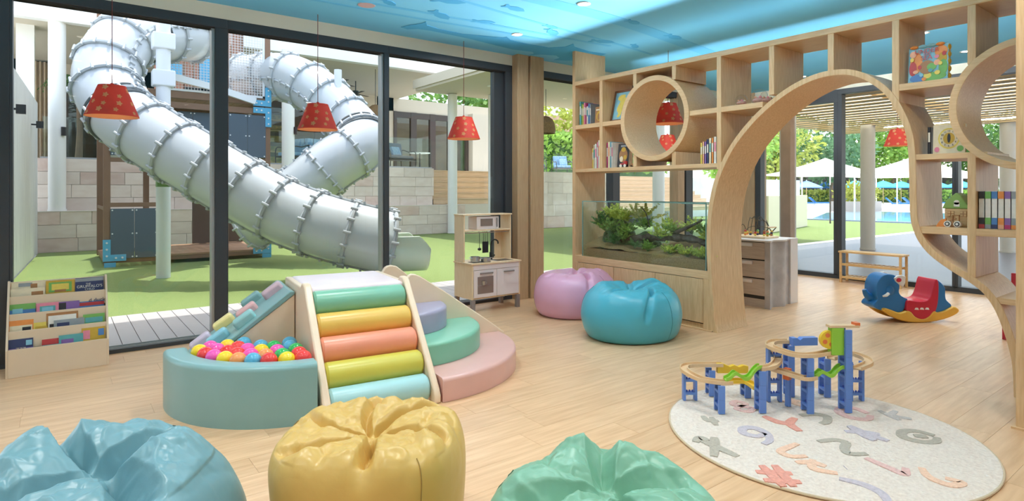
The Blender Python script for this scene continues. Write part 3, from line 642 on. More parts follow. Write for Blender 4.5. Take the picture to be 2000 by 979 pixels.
def quarter(m, cu, cv, prof, a0, a1, n=28):
    """solid swept from a closed (r,z) profile"""
    N = len(prof); vs = []
    for k in range(n + 1):
        t = a0 + (a1 - a0) * k / n
        for r, z in prof: vs.append((cu + r * math.cos(t), cv + r * math.sin(t), z))
    fs = [(k * N + i, k * N + (i + 1) % N, (k + 1) * N + (i + 1) % N, (k + 1) * N + i) for k in range(n) for i in range(N)]
    fs += [tuple(range(N - 1, -1, -1)), tuple(range(n * N, (n + 1) * N))]
    return m.add(vs, fs)
def rprof(r0, r1, h, b=0.022):
    q = [(r0, 0), (r1, 0)] + [(r1 - b + b * math.cos(t), h - b + b * math.sin(t)) for t in [PI / 2 * i / 5 for i in range(6)]]
    q += [(r0 + b - b * math.cos(t), h - b + b * math.sin(t)) for t in [PI / 2 * (1 - i / 5) for i in range(6)]] if r0 > 0.05 else [(r0, h)]
    return q
# ball pit
PC = (-0.75, 0.855)
bp = sp_root('ball_pit', 'pale blue curved foam ball pit wall in front of the climbing ramp', 'ball pit', *PC)
quarter(SP(), *PC, rprof(0.64, 0.78, 0.35, 0.03), PI, 1.5 * PI, 40).fin(bp, *PC, 'curved_wall', v_blue, smooth=True, ang=50)
q = SP(); q.prism([PC] + arc(PC[0], PC[1], 0.67, PI, 1.5 * PI, 24), 'z', 0, 0.06); q.fin(bp, *PC, 'floor_mat', v_blue)
balls = [('yellow', -1.365, 0.663), ('pink', -1.288, 0.735), ('yellow', -1.214, 0.744), ('blue', -1.155, 0.756), ('red', -1.221, 0.577), ('pink', -1.297, 0.594), ('red', -1.292, 0.513), ('pink', -1.235, 0.461), ('red', -1.156, 0.461), ('red', -1.114, 0.618), ('pink', -1.064, 0.544), ('yellow', -1.101, 0.341), ('pink', -1.024, 0.392), ('orange', -1.034, 0.297), ('yellow', -0.982, 0.467), ('green', -0.942, 0.532), ('pink', -0.924, 0.433), ('blue', -0.96, 0.299), ('orange', -0.953, 0.387), ('blue', -0.876, 0.44), ('green', -0.841, 0.398), ('green', -0.889, 0.313), ('red', -0.828, 0.291), ('red', -0.845, 0.225), ('blue', -1.011, 0.573), ('blue', -0.876, 0.54), ('yellow', -0.932, 0.225), ('red', -1.032, 0.262)]
bc = {'yellow': (250, 214, 50), 'pink': (244, 92, 180), 'blue': (96, 176, 208), 'red': (240, 70, 66), 'orange': (248, 158, 92), 'green': (60, 184, 96)}
bp_pts = [[u, v, 0.335] for _, u, v in balls]
BR = 0.050
for it in range(60):                       # let the balls settle side by side inside the wall
    for i in range(len(bp_pts)):
        for j in range(i):
            a, b = bp_pts[i], bp_pts[j]; d = [a[k] - b[k] for k in range(3)]; L = math.sqrt(sum(x * x for x in d)) or 1e-6
            if L < 2 * BR:
                e = (2 * BR - L) / 2 / L
                for k in range(3): a[k] += d[k] * e * (1, 1, .9)[k]; b[k] -= d[k] * e * (1, 1, .9)[k]
        p = bp_pts[i]; du, dv = p[0] - PC[0], p[1] - PC[1]; L = math.hypot(du, dv)
        if L > 0.64 - BR: p[0] = PC[0] + du * (0.64 - BR) / L; p[1] = PC[1] + dv * (0.64 - BR) / L
        p[0] = min(p[0], -0.75 - BR); p[1] = min(p[1], 0.855 - BR); p[2] = min(max(p[2], 0.30), 0.385)
seenc = {}
order = sorted(range(len(balls)), key=lambda i: bp_pts[i][0] - 0.6 * bp_pts[i][1])
ballsrc = None
for i in order:
    c = balls[i][0]; k = seenc.get(c, 0); seenc[c] = k + 1; u, v, z = bp_pts[i]
    wx = SPX + u * math.cos(SPA) - v * math.sin(SPA); wy = SPY + u * math.sin(SPA) + v * math.cos(SPA)
    mm = mat('ball_' + c, S(*bc[c]), 0.18, spec=0.5)
    if ballsrc is None: ballsrc = o = MB().sphere((0, 0, 0), BR, 24, 16).build('play_ball', mm, smooth=True, ang=180)
    else: o = inst(ballsrc, 'play_ball', mesh_mat=mm)
    o.location = (wx, wy, z)
    tag(o, 'shiny %s plastic ball, %s %s one from the left in the ball pit' % (c, ORD[k], c), 'ball', 'plastic balls in the ball pit')
# an under layer of balls, mostly hidden, that carries the top ones
for k, (u, v) in enumerate([(-1.33, .74), (-1.23, .66), (-1.13, .70), (-1.03, .66), (-.93, .62), (-.84, .6), (-1.22, .52), (-1.11, .5), (-1.02, .48), (-.9, .46), (-1.1, .38), (-1.0, .34), (-.88, .33), (-1.3, .62), (-.83, .72), (-.93, .74), (-1.03, .77), (-.86, .28)]):
    wx = SPX + u * math.cos(SPA) - v * math.sin(SPA); wy = SPY + u * math.sin(SPA) + v * math.cos(SPA)
    c = ['orange', 'blue', 'green', 'yellow', 'pink', 'red'][k % 6]
    o = inst(ballsrc, 'play_ball', loc=(wx, wy, 0.225 + 0.01 * (k % 3)), mesh_mat=mat('ball_' + c, S(*bc[c]), 0.18, spec=0.5))
    tag(o, 'plastic ball in the lower layer, half buried under the top balls of the pit', 'ball', 'buried balls in the ball pit')
# climbing ramp
U0, UT, V0, V1 = -1.40, -0.735, 0.86, 1.45
rm = sp_root('climbing_ramp', 'foam climbing ramp with cream sides and a pale blue slope of grip blocks', 'soft ramp', (U0 + UT) / 2, (V0 + V1) / 2)
rc = ((U0 + UT) / 2, (V0 + V1) / 2)
q = SP(); q.prism([(U0, 0), (U0, .142), (UT, .63), (UT, 0)], 'y', V0, V1); q.fin(rm, *rc, 'wedge', v_cream, bevel=.006)
q = SP(); q.prism([(U0 - .005, .14), (U0 - .005, .165), (UT - .03, .655), (UT, .65), (UT, .63)], 'y', V0 - .004, V1 + .004); q.fin(rm, *rc, 'slope_pad', v_blue, bevel=.006)
sa = math.atan2(.62, .845)
Rs = Matrix.Rotation(-sa, 3, 'Y') @ Matrix.Rotation(math.radians(-3), 3, 'Z')
for c, u, v, z in ((vinyl('mauve', 208, 176, 186), -.81, 1.15, .599), (v_blue, -.93, 1.34, .519), (vinyl('rose', 230, 176, 174), -.985, 1.13, .467), (v_teal, -1.02, .97, .432), (vinyl('pale_yellow', 246, 226, 152), -1.12, 1.30, .374), (vinyl('sky', 142, 200, 214), -1.18, 1.02, .316), (vinyl('lilac', 216, 198, 216), -1.27, 1.26, .261)):
    q = SP(); zz = .64 + (u + .735) * .734
    q.obox((u - .045 * math.sin(sa), v, zz + .045 * math.cos(sa)), (.15, .09, .075), Rs); q.fin(rm, *rc, 'grip_block', c, bevel=.02, bseg=3, smooth=True)
# roller slide tower
tw = sp_root('roller_slide', 'cream foam tower with a slide of five pastel rollers', 'soft slide', -.365, .6); tc = (-.365, .6)
side = [(0, 0), (0, .05), (.02, .09), (.565, .715), (.60, .735), (.66, .735), (.70, .70), (1.28, .70), (1.28, 0)]
for u0, u1 in ((-.045, 0), (-.73, -.68)):
    q = SP(); q.prism(side, 'x', u0, u1); q.fin(tw, *tc, 'side_panel', v_cream, bevel=.012, bseg=3, smooth=True)
q = SP(); q.prism([(.08, 0), (.08, .02), (.64, .63), (1.27, .63), (1.27, 0)], 'x', -.68, -.045); q.fin(tw, *tc, 'core', v_cream)
q = SP(); q.box(-.70, -.03, .585, 1.275, .60, .705); q.fin(tw, *tc, 'top_pad', v_ppink, bevel=.03, bseg=4, smooth=True)
d = Vector((0, .56, .655)).normalized(); nrm = Vector((0, -d.z, d.y))
base = Vector((0, .065, .02))
for i, c in enumerate((v_aqua, v_lime, v_cor, v_yel, v_green)):
    ctr = base + d * (.088 + i * .172) - nrm * .03
    q = SP()
    n = 28
    vsx = []
    for u in (-.675, -.66, -.065, -.05):
        rr = .102 if u in (-.66, -.065) else .09
        for k in range(n):
            t = 2 * PI * k / n; w_ = d * (math.cos(t) * rr * .88) + nrm * (math.sin(t) * rr)
            vsx.append((u, ctr.y + w_.y, max(0.003, ctr.z + w_.z)))
    q.add(vsx, [(a * n + k, a * n + (k + 1) % n, (a + 1) * n + (k + 1) % n, (a + 1) * n + k) for a in range(3) for k in range(n)] + [tuple(range(n)), tuple(range(4 * n - 1, 3 * n - 1, -1))])
    q.fin(tw, *tc, 'roller', c, smooth=True)
# quarter-round steps
st = sp_root('corner_steps', 'quarter-round foam steps in blush, mint and grey-lilac with a cream back panel', 'soft steps', .45, .5); sc_ = (.45, .5)
for R_, z1, c in ((.95, .155, v_pink), (.67, .31, v_green), (.41, .465, v_lil)):
    h0 = z1 - .153; p = [(r, z + h0) if z > 0 else (r, h0) for r, z in rprof(0.0, R_, .153, .025)]
    quarter(SP(), .012, .95, p, 1.5 * PI, 2 * PI, 40).fin(st, *sc_, 'step', c, smooth=True, ang=50)
q = SP(); q.prism([(.004, 0), (1.01, 0), (1.012, .11), (1.0, .145), (.876, .237), (.683, .373), (.451, .534), (.272, .651)] + [(.235, .675), (.196, .692), (.165, .697), (.144, .689), (.122, .665), (.10, .64), (.004, .62)], 'y', .953, .995); q.fin(st, *sc_, 'back_panel', v_cream, bevel=.008, smooth=True)
bk = sp_root('back_guard', 'cream foam guard panel with a rounded hump behind the slide tower', 'soft panel', .15, 1.32)
q = SP(); q.prism([(-.02, 0), (.5, 0), (.5, .42), (.275, .628), (.207, .685), (.16, .722), (.117, .733), (.08, .728), (.06, .716), (.043, .69), (.02, .66), (-.02, .65)], 'y', 1.295, 1.335); q.fin(bk, .15, 1.32, 'panel', v_cream, bevel=.008, smooth=True)

# ---------------------------------------------------------------- bean bags
BOX = [(0.001, 0), (.5, 0), (.82, .0), (.91, .07), (.96, .32), (1.0, .66), (.985, .84), (.90, .955), (.74, 1.0), (.50, .985), (.28, .96), (.10, .93), (.001, .92)]
DOME = [(0.001, 0), (.5, 0), (.80, .0), (.92, .10), (1.0, .36), (.985, .60), (.90, .82), (.76, .95), (.58, 1.0), (.38, .985), (.20, .95), (.07, .93), (.001, .92)]
def beanbag(label, x, y, R, h, col, folds, seed, rz=0., sq=(1, 1), shape=DOME, lump=.05, corner=(0, 0, 0), hollow=.2, crump=1.0, peaks=()):
    """folds: (angle, half width at rim, depth, swirl, r_in, r_out) creases running out from the gathered middle; peaks: (x, y, radius, height)"""
    rt = thing('bean_bag', label, 'bean bag', (x, y, 0), rz, 'faux leather bean bags')
    prof = cr(shape, 8); sd = Vector((seed * 3.7, seed * 1.3, seed * 2.1)); NP = len(prof) - 1
    sm = lambda a, b, t: (lambda w: w * w * (3 - 2 * w))(min(1., max(0., (t - a) / (b - a))))
    def f(u, v):
        a = 2 * PI * u; t = v * NP; i = min(int(t), NP - 1); w = t - i
        r = prof[i][0] * (1 - w) + prof[i + 1][0] * w; z = prof[i][1] * (1 - w) + prof[i + 1][1] * w
        top = sm(.52, .66, v); up = sm(.34, .60, v); dx, dy = math.cos(a), math.sin(a)
        k = 1 + lump * 2 * noise.noise(Vector((dx * 1.2, dy * 1.2, z * .8)) + sd) * min(1, z * 3 + .1)
        k *= 1 + corner[1] * (.3 + .7 * up) * math.cos(corner[0] * (a - corner[2]))
        dz = dr = 0.
        for fa, fw, fd, swirl, r0, r1 in folds:
            dl = (a - (fa + swirl * (1 - r)) + PI) % (2 * PI) - PI
            arc_ = abs(dl) * max(r, .05); wd2 = fw * (.35 + .65 * r)
            s_out = (2 - r) if v < .5 else r         # distance along the crease, over the rim and down
            if v < .56: s_out = 1 + (1 - z) * .9
            env = sm(r0, r0 + .15, s_out) * (1 - sm(r1 - .2, r1, s_out))
            g = max(0., 1 - arc_ / wd2); puff = math.exp(-((arc_ - 1.9 * wd2) / (wd2 * 1.1)) ** 2) * .16
            q = fd * env * (puff - g ** .8)
            dz += q * top; dr += q * (1 - top) * .55
        p2 = Vector((dx * r, dy * r, z * .6))
        c1 = abs(noise.noise(p2 * 2.1 + sd)); c2 = abs(noise.noise(p2 * 4.3 + sd * 2)); c3 = abs(noise.noise(p2 * 8 + sd * 3))
        cz = crump * (-.075 * max(0., 1 - c1 / .20) + .030 * max(0., 1 - c2 / .16) - .012 * max(0., 1 - c3 / .14))
        cz += crump * .05 * noise.noise(p2 * 1.6 + sd * 4)
        msk = top * min(1., .35 + r)
        dz += cz * msk; dr += cz * (up * .45 + .05) * (1 - top) * .6
        dz -= hollow * math.exp(-(r / .32) ** 2) * top
        for px_, py_, pr_, ph_ in peaks: dz += ph_ * math.exp(-((dx * r - px_) ** 2 + (dy * r - py_) ** 2) / pr_ ** 2) * top
        rr = (r * k + dr); zz = z + dz
        return (rr * dx * R * sq[0], rr * dy * R * sq[1], max(0.0, zz * h))
    m = MB(); m.grid(f, 260, 150, cu=True)
    mm = mat('faux_leather_' + label.split()[0], S(*col), .34, var=.03, scale=4, bump=.04, bscale=40, spec=.5)
    m.build('cover', mm, rt, world=False, smooth=True, ang=180, recalc=False)
    seam = mat('seam_' + label.split()[0], tuple(c * .55 for c in S(*col)[:3]) + (1,), .6)
    for sa_ in (folds[0][0] + .55, folds[0][0] + 2.5, folds[0][0] + 4.4):
        pts = [f((sa_ / (2 * PI)) % 1, .14 + .45 * i / 40) for i in range(41)]
        MB().tube([(p[0] * 1.003, p[1] * 1.003, p[2] + .002) for p in pts], .0018, 5).build('seam', seam, rt, world=False, smooth=True)
    return rt
TOC = math.atan2(-.795, -.607)          # direction from a bag towards the viewer's side of the room
beanbag('yellow faux leather bean bag with a gathered top in the foreground centre', .955, 2.13, .36, .47, (212, 174, 94), [(TOC + .12, .11, .16, .1, .05, 1.22), (TOC - .95, .11, .12, .6, .02, 1.08), (TOC + 1.15, .11, .11, .6, .02, 1.05), (TOC + 2.2, .12, .12, .7, .02, .95), (TOC - 2.0, .12, .11, .7, .02, .95), (TOC + 3.1, .11, .10, .7, .02, .95)], 1, shape=BOX, lump=.025, corner=(4, .055, TOC + .75), hollow=.07, crump=.5)
beanbag('light blue crumpled bean bag at the bottom left corner', .10, 2.36, .43, .47, (114, 158, 168), [(TOC + 2.4, .26, .26, .3, .0, 1.0), (TOC + .8, .24, .20, .4, .05, 1.15), (TOC - .7, .2, .18, .5, .05, 1.2), (TOC - 2.2, .2, .2, .3, .05, 1.0)], 4, lump=.07, hollow=.10, crump=.75, peaks=((-.25, .42, .38, .20), (.45, .0, .35, .10)))
beanbag('mint green crumpled bean bag at the bottom edge', 1.36, 1.30, .385, .45, (126, 178, 150), [(TOC + .05, .24, .26, .2, .0, 1.25), (TOC + 1.5, .26, .18, .4, .05, 1.0), (TOC - 1.3, .24, .2, .4, .05, 1.1), (TOC + 2.9, .24, .14, .3, .05, 1.0)], 9, lump=.06, hollow=.10, crump=.7, peaks=((.25, .42, .35, .14), (-.3, .1, .3, .05)))
beanbag('pink bean bag between the toy kitchen and the turquoise one', 4.56, 4.82, .455, .46, (226, 172, 200), [(TOC + .30, .10, .17, .25, .0, 1.4), (TOC - 1.2, .10, .07, .6, .05, 1.0), (TOC + 1.9, .12, .08, .5, .05, 1.0), (TOC + 2.9, .12, .08, .3, .05, .95)], 13, lump=.035, hollow=.07, crump=.3, sq=(1.05, .95), peaks=((.35, -.3, .4, .07),))
beanbag('turquoise bean bag in front of the terrarium cabinet', 4.29, 3.76, .465, .46, (78, 172, 192), [(TOC + .15, .08, .15, .9, .0, 1.55), (TOC - 1.0, .10, .09, .8, .05, 1.15), (TOC + 1.7, .14, .14, .3, .05, 1.0), (TOC + 3.0, .14, .08, .3, .05, .95)], 21, lump=.035, hollow=.08, crump=.3, sq=(1.08, .95), peaks=((.5, -.1, .35, .10), (-.3, .45, .4, .08)))

# ---------------------------------------------------------------- toy kitchen
KX0, KX1, KY0, KY1 = 3.615, 4.285, 5.46, 5.83
beech = mat('birch_ply', S(242, 216, 180), .5, col2=S(234, 204, 164), scale=8, stretch=(6, 6, .8))
kw = mat('kitchen_white', S(236, 222, 218), .4); kg = mat('kitchen_grey', S(150, 142, 140), .4, .2)
kt = thing('toy_kitchen', 'birch and white toy kitchen with hutch, sink and microwave against the glass', 'toy kitchen', ((KX0 + KX1) / 2, (KY0 + KY1) / 2, 0))
def kb(n, x0, x1, y0, y1, z0, z1, m=beech, par=kt, bev=.003): return MB().box(x0, x1, y0, y1, z0, z1).build(n, m, par, bevel=bev)
for x0 in (KX0, KX1 - .018): kb('side_panel', x0, x0 + .018, KY0, KY1, .15, .535)
kb('worktop', KX0 - .012, KX1 + .012, KY0 - .015, KY1 + .005, .535, .552)
kb('base_shelf', KX0 + .018, KX1 - .018, KY0 + .01, KY1, .15, .165)
kb('fascia', KX0 + .018, KX1 - .018, KY0 - .002, KY0 + .012, .475, .535, kw)
kb('back_board', KX0 + .018, KX1 - .018, KY1 - .012, KY1, .165, .535, kw)
XM = (KX0 + KX1) / 2
od = kb('oven_door', KX0 + .021, XM - .002, KY0 - .004, KY0 + .010, .168, .472, kw)
kb('oven_window', KX0 + .07, XM - .05, KY0 - .006, KY0 - .003, .21, .40, mat('oven_glass', S(140, 122, 112), .15), od, .001)
kb('oven_rack', KX0 + .07, XM - .05, KY0 - .008, KY0 - .005, .302, .307, metal, od, 0)
kb('handle', KX0 + .10, XM - .065, KY0 - .028, KY0 - .018, .428, .446, kg, od, .004)
for xx in (KX0 + .105, XM - .08): kb('handle_post', xx, xx + .01, KY0 - .02, KY0 - .003, .432, .442, kg, od, 0)
cd_ = kb('cabinet_door', XM + .002, KX1 - .021, KY0 - .004, KY0 + .010, .168, .472, kw)
kb('handle', XM + .09, KX1 - .10, KY0 - .028, KY0 - .018, .428, .446, kg, cd_, .004)
for xx in (XM + .095, KX1 - .115): kb('handle_post', xx, xx + .01, KY0 - .02, KY0 - .003, .432, .442, kg, cd_, 0)
for xx, yy in ((KX0 + .0, KY0), (KX1 - .045, KY0), (KX0 + .0, KY1 - .045), (KX1 - .045, KY1 - .045)): kb('leg', xx, xx + .045, yy, yy + .045, 0, .15, kg)
HY = 5.63
for x0 in (KX0, KX1 - .016): kb('hutch_side', x0, x0 + .016, HY, KY1, .552, 1.075)
kb('hutch_top', KX0 - .008, KX1 + .008, HY - .01, KY1, 1.075, 1.09)
kb('hutch_shelf', KX0 + .016, KX1 - .016, HY, KY1, .895, .91)
kb('hutch_post', KX1 - .11, KX1 - .016, KY1 - .02, KY1, .552, .895)
MB().cyl((KX0 + .016, HY + .03, .875), (KX1 - .016, HY + .03, .875), .006, n=10).build('utensil_rail', metal, kt, smooth=True)
mw = kb('microwave', 3.80, 4.11, HY + .01, KY1 - .005, .912, 1.06, kw)
kb('microwave_window', 3.85, 4.02, HY + .006, HY + .012, .95, 1.035, mat('oven_glass', S(140, 122, 112), .15), mw, .001)
kb('handle', 4.065, 4.08, HY - .012, HY - .002, .935, 1.045, kg, mw, .004)
kb('hob', 3.66, 3.90, 5.50, 5.62, .552, .556, black)
sk = kb('sink', 3.98, 4.22, 5.50, 5.66, .550, .556, metal)
kb('sink_bowl', 4.0, 4.2, 5.52, 5.64, .5565, .5575, mat('sink_dark', S(110, 104, 100), .3, .6), sk, .0)
fc = MB(); fc.cyl((4.03, 5.69, .552), (4.03, 5.69, .64), .018, n=14); fc.tube(cr([(4.03, 5.69, .62), (4.03, 5.69, .72), (4.035, 5.68, .765), (4.07, 5.665, .785), (4.10, 5.65, .765), (4.103, 5.648, .735)], 5), .009, 10)
fc.bar((4.03, 5.67, .60), (4.03, 5.63, .605), .012); fc.bar((4.05, 5.69, .60), (4.08, 5.68, .60), .014); fc.build('tap', black, kt, smooth=True)
def pot(label, x, y, r, h, name='toy_pot', long=False):
    p = thing(name, label, 'toy pot', (x, y, .557))
    MB().lathe([(.001, 0), (r, 0), (r * 1.08, h), (r * 1.02, h), (r * .95, .004), (.001, .004)], (0, 0, 0), 24, cap=False).build('pan_body', metal, p, world=False, smooth=True)
    m = MB()
    if long: m.bar((-r, 0, h * .8), (-r - .1, .03, h * .95), .012)
    else:
        for s_ in (-1, 1): m.tube([(s_ * r, -.02, h * .8), (s_ * (r + .02), -.015, h * .85), (s_ * (r + .02), .015, h * .85), (s_ * r, .02, h * .8)], .004, 6)
    m.build('handle', metal, p, world=False)
pot('small steel toy saucepan at the back of the toy hob', 3.72, 5.56, .05, .06)
pot('steel toy frying pan at the front of the toy hob', 3.845, 5.53, .055, .045, 'toy_pan')
cup = thing('toy_cup', 'tiny steel toy mug inside the oven window', 'toy cup', (3.765, 5.45, .307)); MB().lathe([(.001, 0), (.022, 0), (.025, .045), (.022, .045), (.02, .004), (.001, .004)], (0, 0, 0), 18, cap=False).build('mug_body', metal, cup, world=False, smooth=True); MB().tube([(.023, 0, .035), (.036, 0, .03), (.036, 0, .015), (.022, 0, .01)], .003, 6).build('mug_handle', metal, cup, world=False)
for k, (x, nm, lab) in enumerate(((3.845, 'toy_ladle', 'black toy ladle hanging lowest at the left of the rail'), (3.90, 'toy_spatula', 'black toy spatula hanging left of the other two on the rail'), (3.925, 'toy_spoon', 'black toy spoon hanging in the middle of the rail'), (3.955, 'toy_turner', 'black toy turner hanging nearest the tap'))):
    t_ = thing(nm, lab, 'toy utensil', (x, 5.655, .60), group='utensils on the toy kitchen rail')
    MB().tube(cr([(0, 0, .10), (0, 0, .24), (0, .004, .275), (0, .01, .285), (0, .018, .275)], 4), .003, 6).build('hook_rod', black, t_, world=False)
    if k == 0: MB().sphere((0, 0, .085), .022, 12, 8, (1, 1, .8)).build('bowl', black, t_, world=False, smooth=True)
    else: MB().box(-.014, .014, -.003, .003, .04, .17).build('blade', black, t_, world=False, bevel=.002)

# ---------------------------------------------------------------- leaning book rack by the glass, lower left
BX0, BX1 = -.305, .312
rk = thing('book_rack', 'low cream book display rack with four tiers beside the left glass', 'book rack', (0, 5.7, 0))
ply = mat('cream_laminate', S(228, 206, 178), .5, var=.02, scale=5)
prof = [(5.59, 0), (5.59, .20), (5.85, .67), (5.89, .67), (5.89, 0)]
for x0 in (BX0, BX1 - .014): MB().prism([(p[0], p[1]) for p in prof], 'x', x0, x0 + .014).build('side_panel', ply, rk, bevel=.002)
MB().box(BX0, BX1, 5.875, 5.89, 0, .66).build('back_board', ply, rk)
MB().box(BX0 + .014, BX1 - .014, 5.588, 5.602, 0, .205).build('front_lip', ply, rk, bevel=.002)
tiers = [(5.80, .50, .56), (5.73, .36, .44), (5.66, .245, .325)]
for y, z0, z1 in tiers:
    MB().box(BX0 + .014, BX1 - .014, y - .006, y + .006, z0 - .05, z1).build('tier_lip', ply, rk, bevel=.002)
    MB().box(BX0 + .014, BX1 - .014, y + .006, y + .075, z0 - .03, z0 - .02).build('tier_shelf', ply, rk)
MB().box(BX0 + .014, BX1 - .014, 5.602, 5.72, .09, .10).build('tier_shelf', ply, rk)
def rbook(label, x0, x1, ti, top, col, deco, dy=0.02, txt=None):
    yb = (5.80, 5.73, 5.66, 5.59)[ti] + .012 + dy; zb = (.475, .335, .22, .105)[ti]; h = top - zb; w = x1 - x0
    r = thing('picture_book', label, 'book', ((x0 + x1) / 2, yb, zb), 0, 'picture books on the display rack')
    R = Matrix.Rotation(-.16, 3, 'X')
    def B(a, b, c, d_, y0, y1): m = MB(); m.obox(R @ Vector((-w / 2 + (a + b) / 2 * w, (y0 + y1) / 2, (c + d_) / 2 * h)), ((b - a) * w, y1 - y0, (d_ - c) * h), R); return m
    B(0, 1, 0, 1, -.001, .001).build('cover', cmat(col), r, world=False); B(.01, .99, .01, .99, .001, .007).build('pages', paper, r, world=False)
    for k, (a, b, c, d_, cc_) in enumerate(deco): B(a, b, c, d_, -.002 - .0003 * k, -.0005).build('cover_print', cmat(cc_), r, world=False)
    for body, sz, u, v, cc_ in (txt or []):
        M3 = R @ Matrix(((1, 0, 0), (0, 0, -1), (0, 1, 0))); text_on(r, body, sz, Matrix.Translation(R @ Vector((-w / 2 + u * w, -.005, v * h))) @ M3.to_4x4(), cmat(cc_))
T1 = 'in the top tier of the book rack'
rbook('beige train picture book, rear left ' + T1, -.285, -.08, 0, .66, 'cream', [(.2, .6, .8, .95, 'grey'), (.55, .75, .72, .9, 'brown')], .035)
rbook('cream book with a red-brown animal, front left ' + T1, -.288, -.085, 0, .612, 'cream', [(.6, .95, .45, .8, 'brown'), (.05, .5, .5, .58, 'grey')], .008)
rbook('yellow-green book with an arched picture, middle ' + T1, -.08, .10, 0, .655, 'gold', [(.1, .9, .5, .92, 'green'), (.2, .8, .58, .85, 'yellow'), (.3, .7, .5, .6, 'brown')])
rbook('dark navy book with pale lettering, right ' + T1, .105, .29, 0, .66, 'navy', [(.0, 1, .84, .98, 'grey')], .02, [('THE', .018, .45, .73, 'white'), ("GRUFFALO'S", .03, .5, .62, 'white'), ('CHILD', .022, .5, .5, 'white')])
T2 = 'in the second tier of the book rack'
rbook('green and blue book, far left ' + T2, -.29, -.14, 1, .505, 'green', [(.0, 1, .2, .75, 'blue'), (.1, .5, .6, .8, 'light blue')])
rbook('yellow and red banner book, rear middle ' + T2, -.13, .07, 1, .525, 'yellow', [(.0, 1, .80, .9, 'red'), (.05, .95, .4, .7, 'orange')], .035)
rbook('pink book with a round teal picture, middle ' + T2, -.135, .0, 1, .50, 'pink', [(.15, .85, .4, .85, 'teal'), (.25, .75, .5, .8, 'light blue')], .006)
rbook('purple and black book beside the pink one ' + T2, .0, .13, 1, .495, 'purple', [(.0, .35, .6, .95, 'black')], .012)
rbook('blue book lettered with a d, right ' + T2, .08, .29, 1, .535, 'blue', [(.0, 1, .55, .68, 'red'), (.0, 1, .88, .98, 'light blue')], .03, [('d duck', .04, .78, .75, 'navy')])
T3 = 'in the third tier of the book rack'
rbook('orange and white book, far left ' + T3, -.295, -.15, 2, .395, 'orange', [(.05, .95, .3, .78, 'cream'), (.55, .9, .35, .7, 'black')])
rbook('yellow book beside the orange one ' + T3, -.15, -.06, 2, .365, 'yellow', [(.1, .9, .55, .8, 'gold')])
rbook('brown framed white book, middle ' + T3, -.075, .12, 2, .425, 'brown', [(.06, .94, .4, .9, 'white'), (.1, .5, .4, .6, 'black')], .02)
rbook('grey-blue book in front of the framed one ' + T3, -.03, .16, 2, .37, 'grey', [(.1, .5, .5, .85, 'navy')], .006)
rbook('teal landscape book, rear right ' + T3, .10, .29, 2, .43, 'teal', [(.0, 1, .8, .95, 'light blue'), (.5, .8, .82, .93, 'peach')], .035)
rbook('green book with orange stripe, front right ' + T3, .15, .29, 2, .39, 'green', [(.0, 1, .3, .5, 'orange'), (.1, .9, .62, .85, 'teal')], .008)
T4 = 'in the bottom tier of the book rack'
rbook('navy starry book, far left ' + T4, -.29, -.15, 3, .27, 'navy', [(.0, 1, .3, .6, 'purple'), (.7, .95, .7, .92, 'light blue')], .02, [('ZZZ', .03, .5, .55, 'cream')])
rbook('red and teal book, middle ' + T4, -.10, .02, 3, .245, 'red', [(.0, 1, .3, .7, 'teal')], .02)
rbook('teal blue book right of the red one ' + T4, .0, .15, 3, .262, 'teal', [(.1, .6, .4, .8, 'purple')], .012)
rbook('yellow book with pink flower print, right ' + T4, .14, .29, 3, .295, 'gold', [(.05, .35, .55, .9, 'pink'), (.7, .95, .65, .92, 'blue')], .02)
# ---------------------------------------------------------------- round rug with letter shapes
rg = thing('round_rug', 'round off-white rug with pastel letter shapes under the marble run', 'rug', (3.37, 1.60, 0))
rugm = mat('rug_pile', S(244, 230, 216), .95, col2=S(228, 212, 198), scale=55, bump=.9, detail=6)
rugedge = mat('rug_binding', S(206, 186, 156), .9)
RR = .80
m = MB()
def rf_(u, v):
    a = 2 * PI * u; r = RR * math.sin(v * PI / 2) if v < .9 else RR * (math.sin(.9 * PI / 2) + (1 - math.sin(.9 * PI / 2)) * (v - .9) / .1)
    z = .014 + .002 * noise.noise(Vector((math.cos(a) * r * 9, math.sin(a) * r * 9, 0))); z = z if v < .98 else .002
    return (r * math.cos(a), r * math.sin(a), z)
m.grid(rf_, 96, 40, cu=True); m.build('pile', rugm, rg, world=False, smooth=True, ang=180)
MB().tube([(RR * math.cos(2 * PI * i / 96), RR * math.sin(2 * PI * i / 96), .008) for i in range(96)], .007, 8, closed=True).build('binding', rugedge, rg, world=False, smooth=True)
pastel = {'olive': (190, 180, 164), 'lilac': (206, 194, 200), 'rose': (234, 192, 184), 'peach': (244, 202, 174), 'coral': (234, 164, 146), 'grey': (202, 194, 188)}
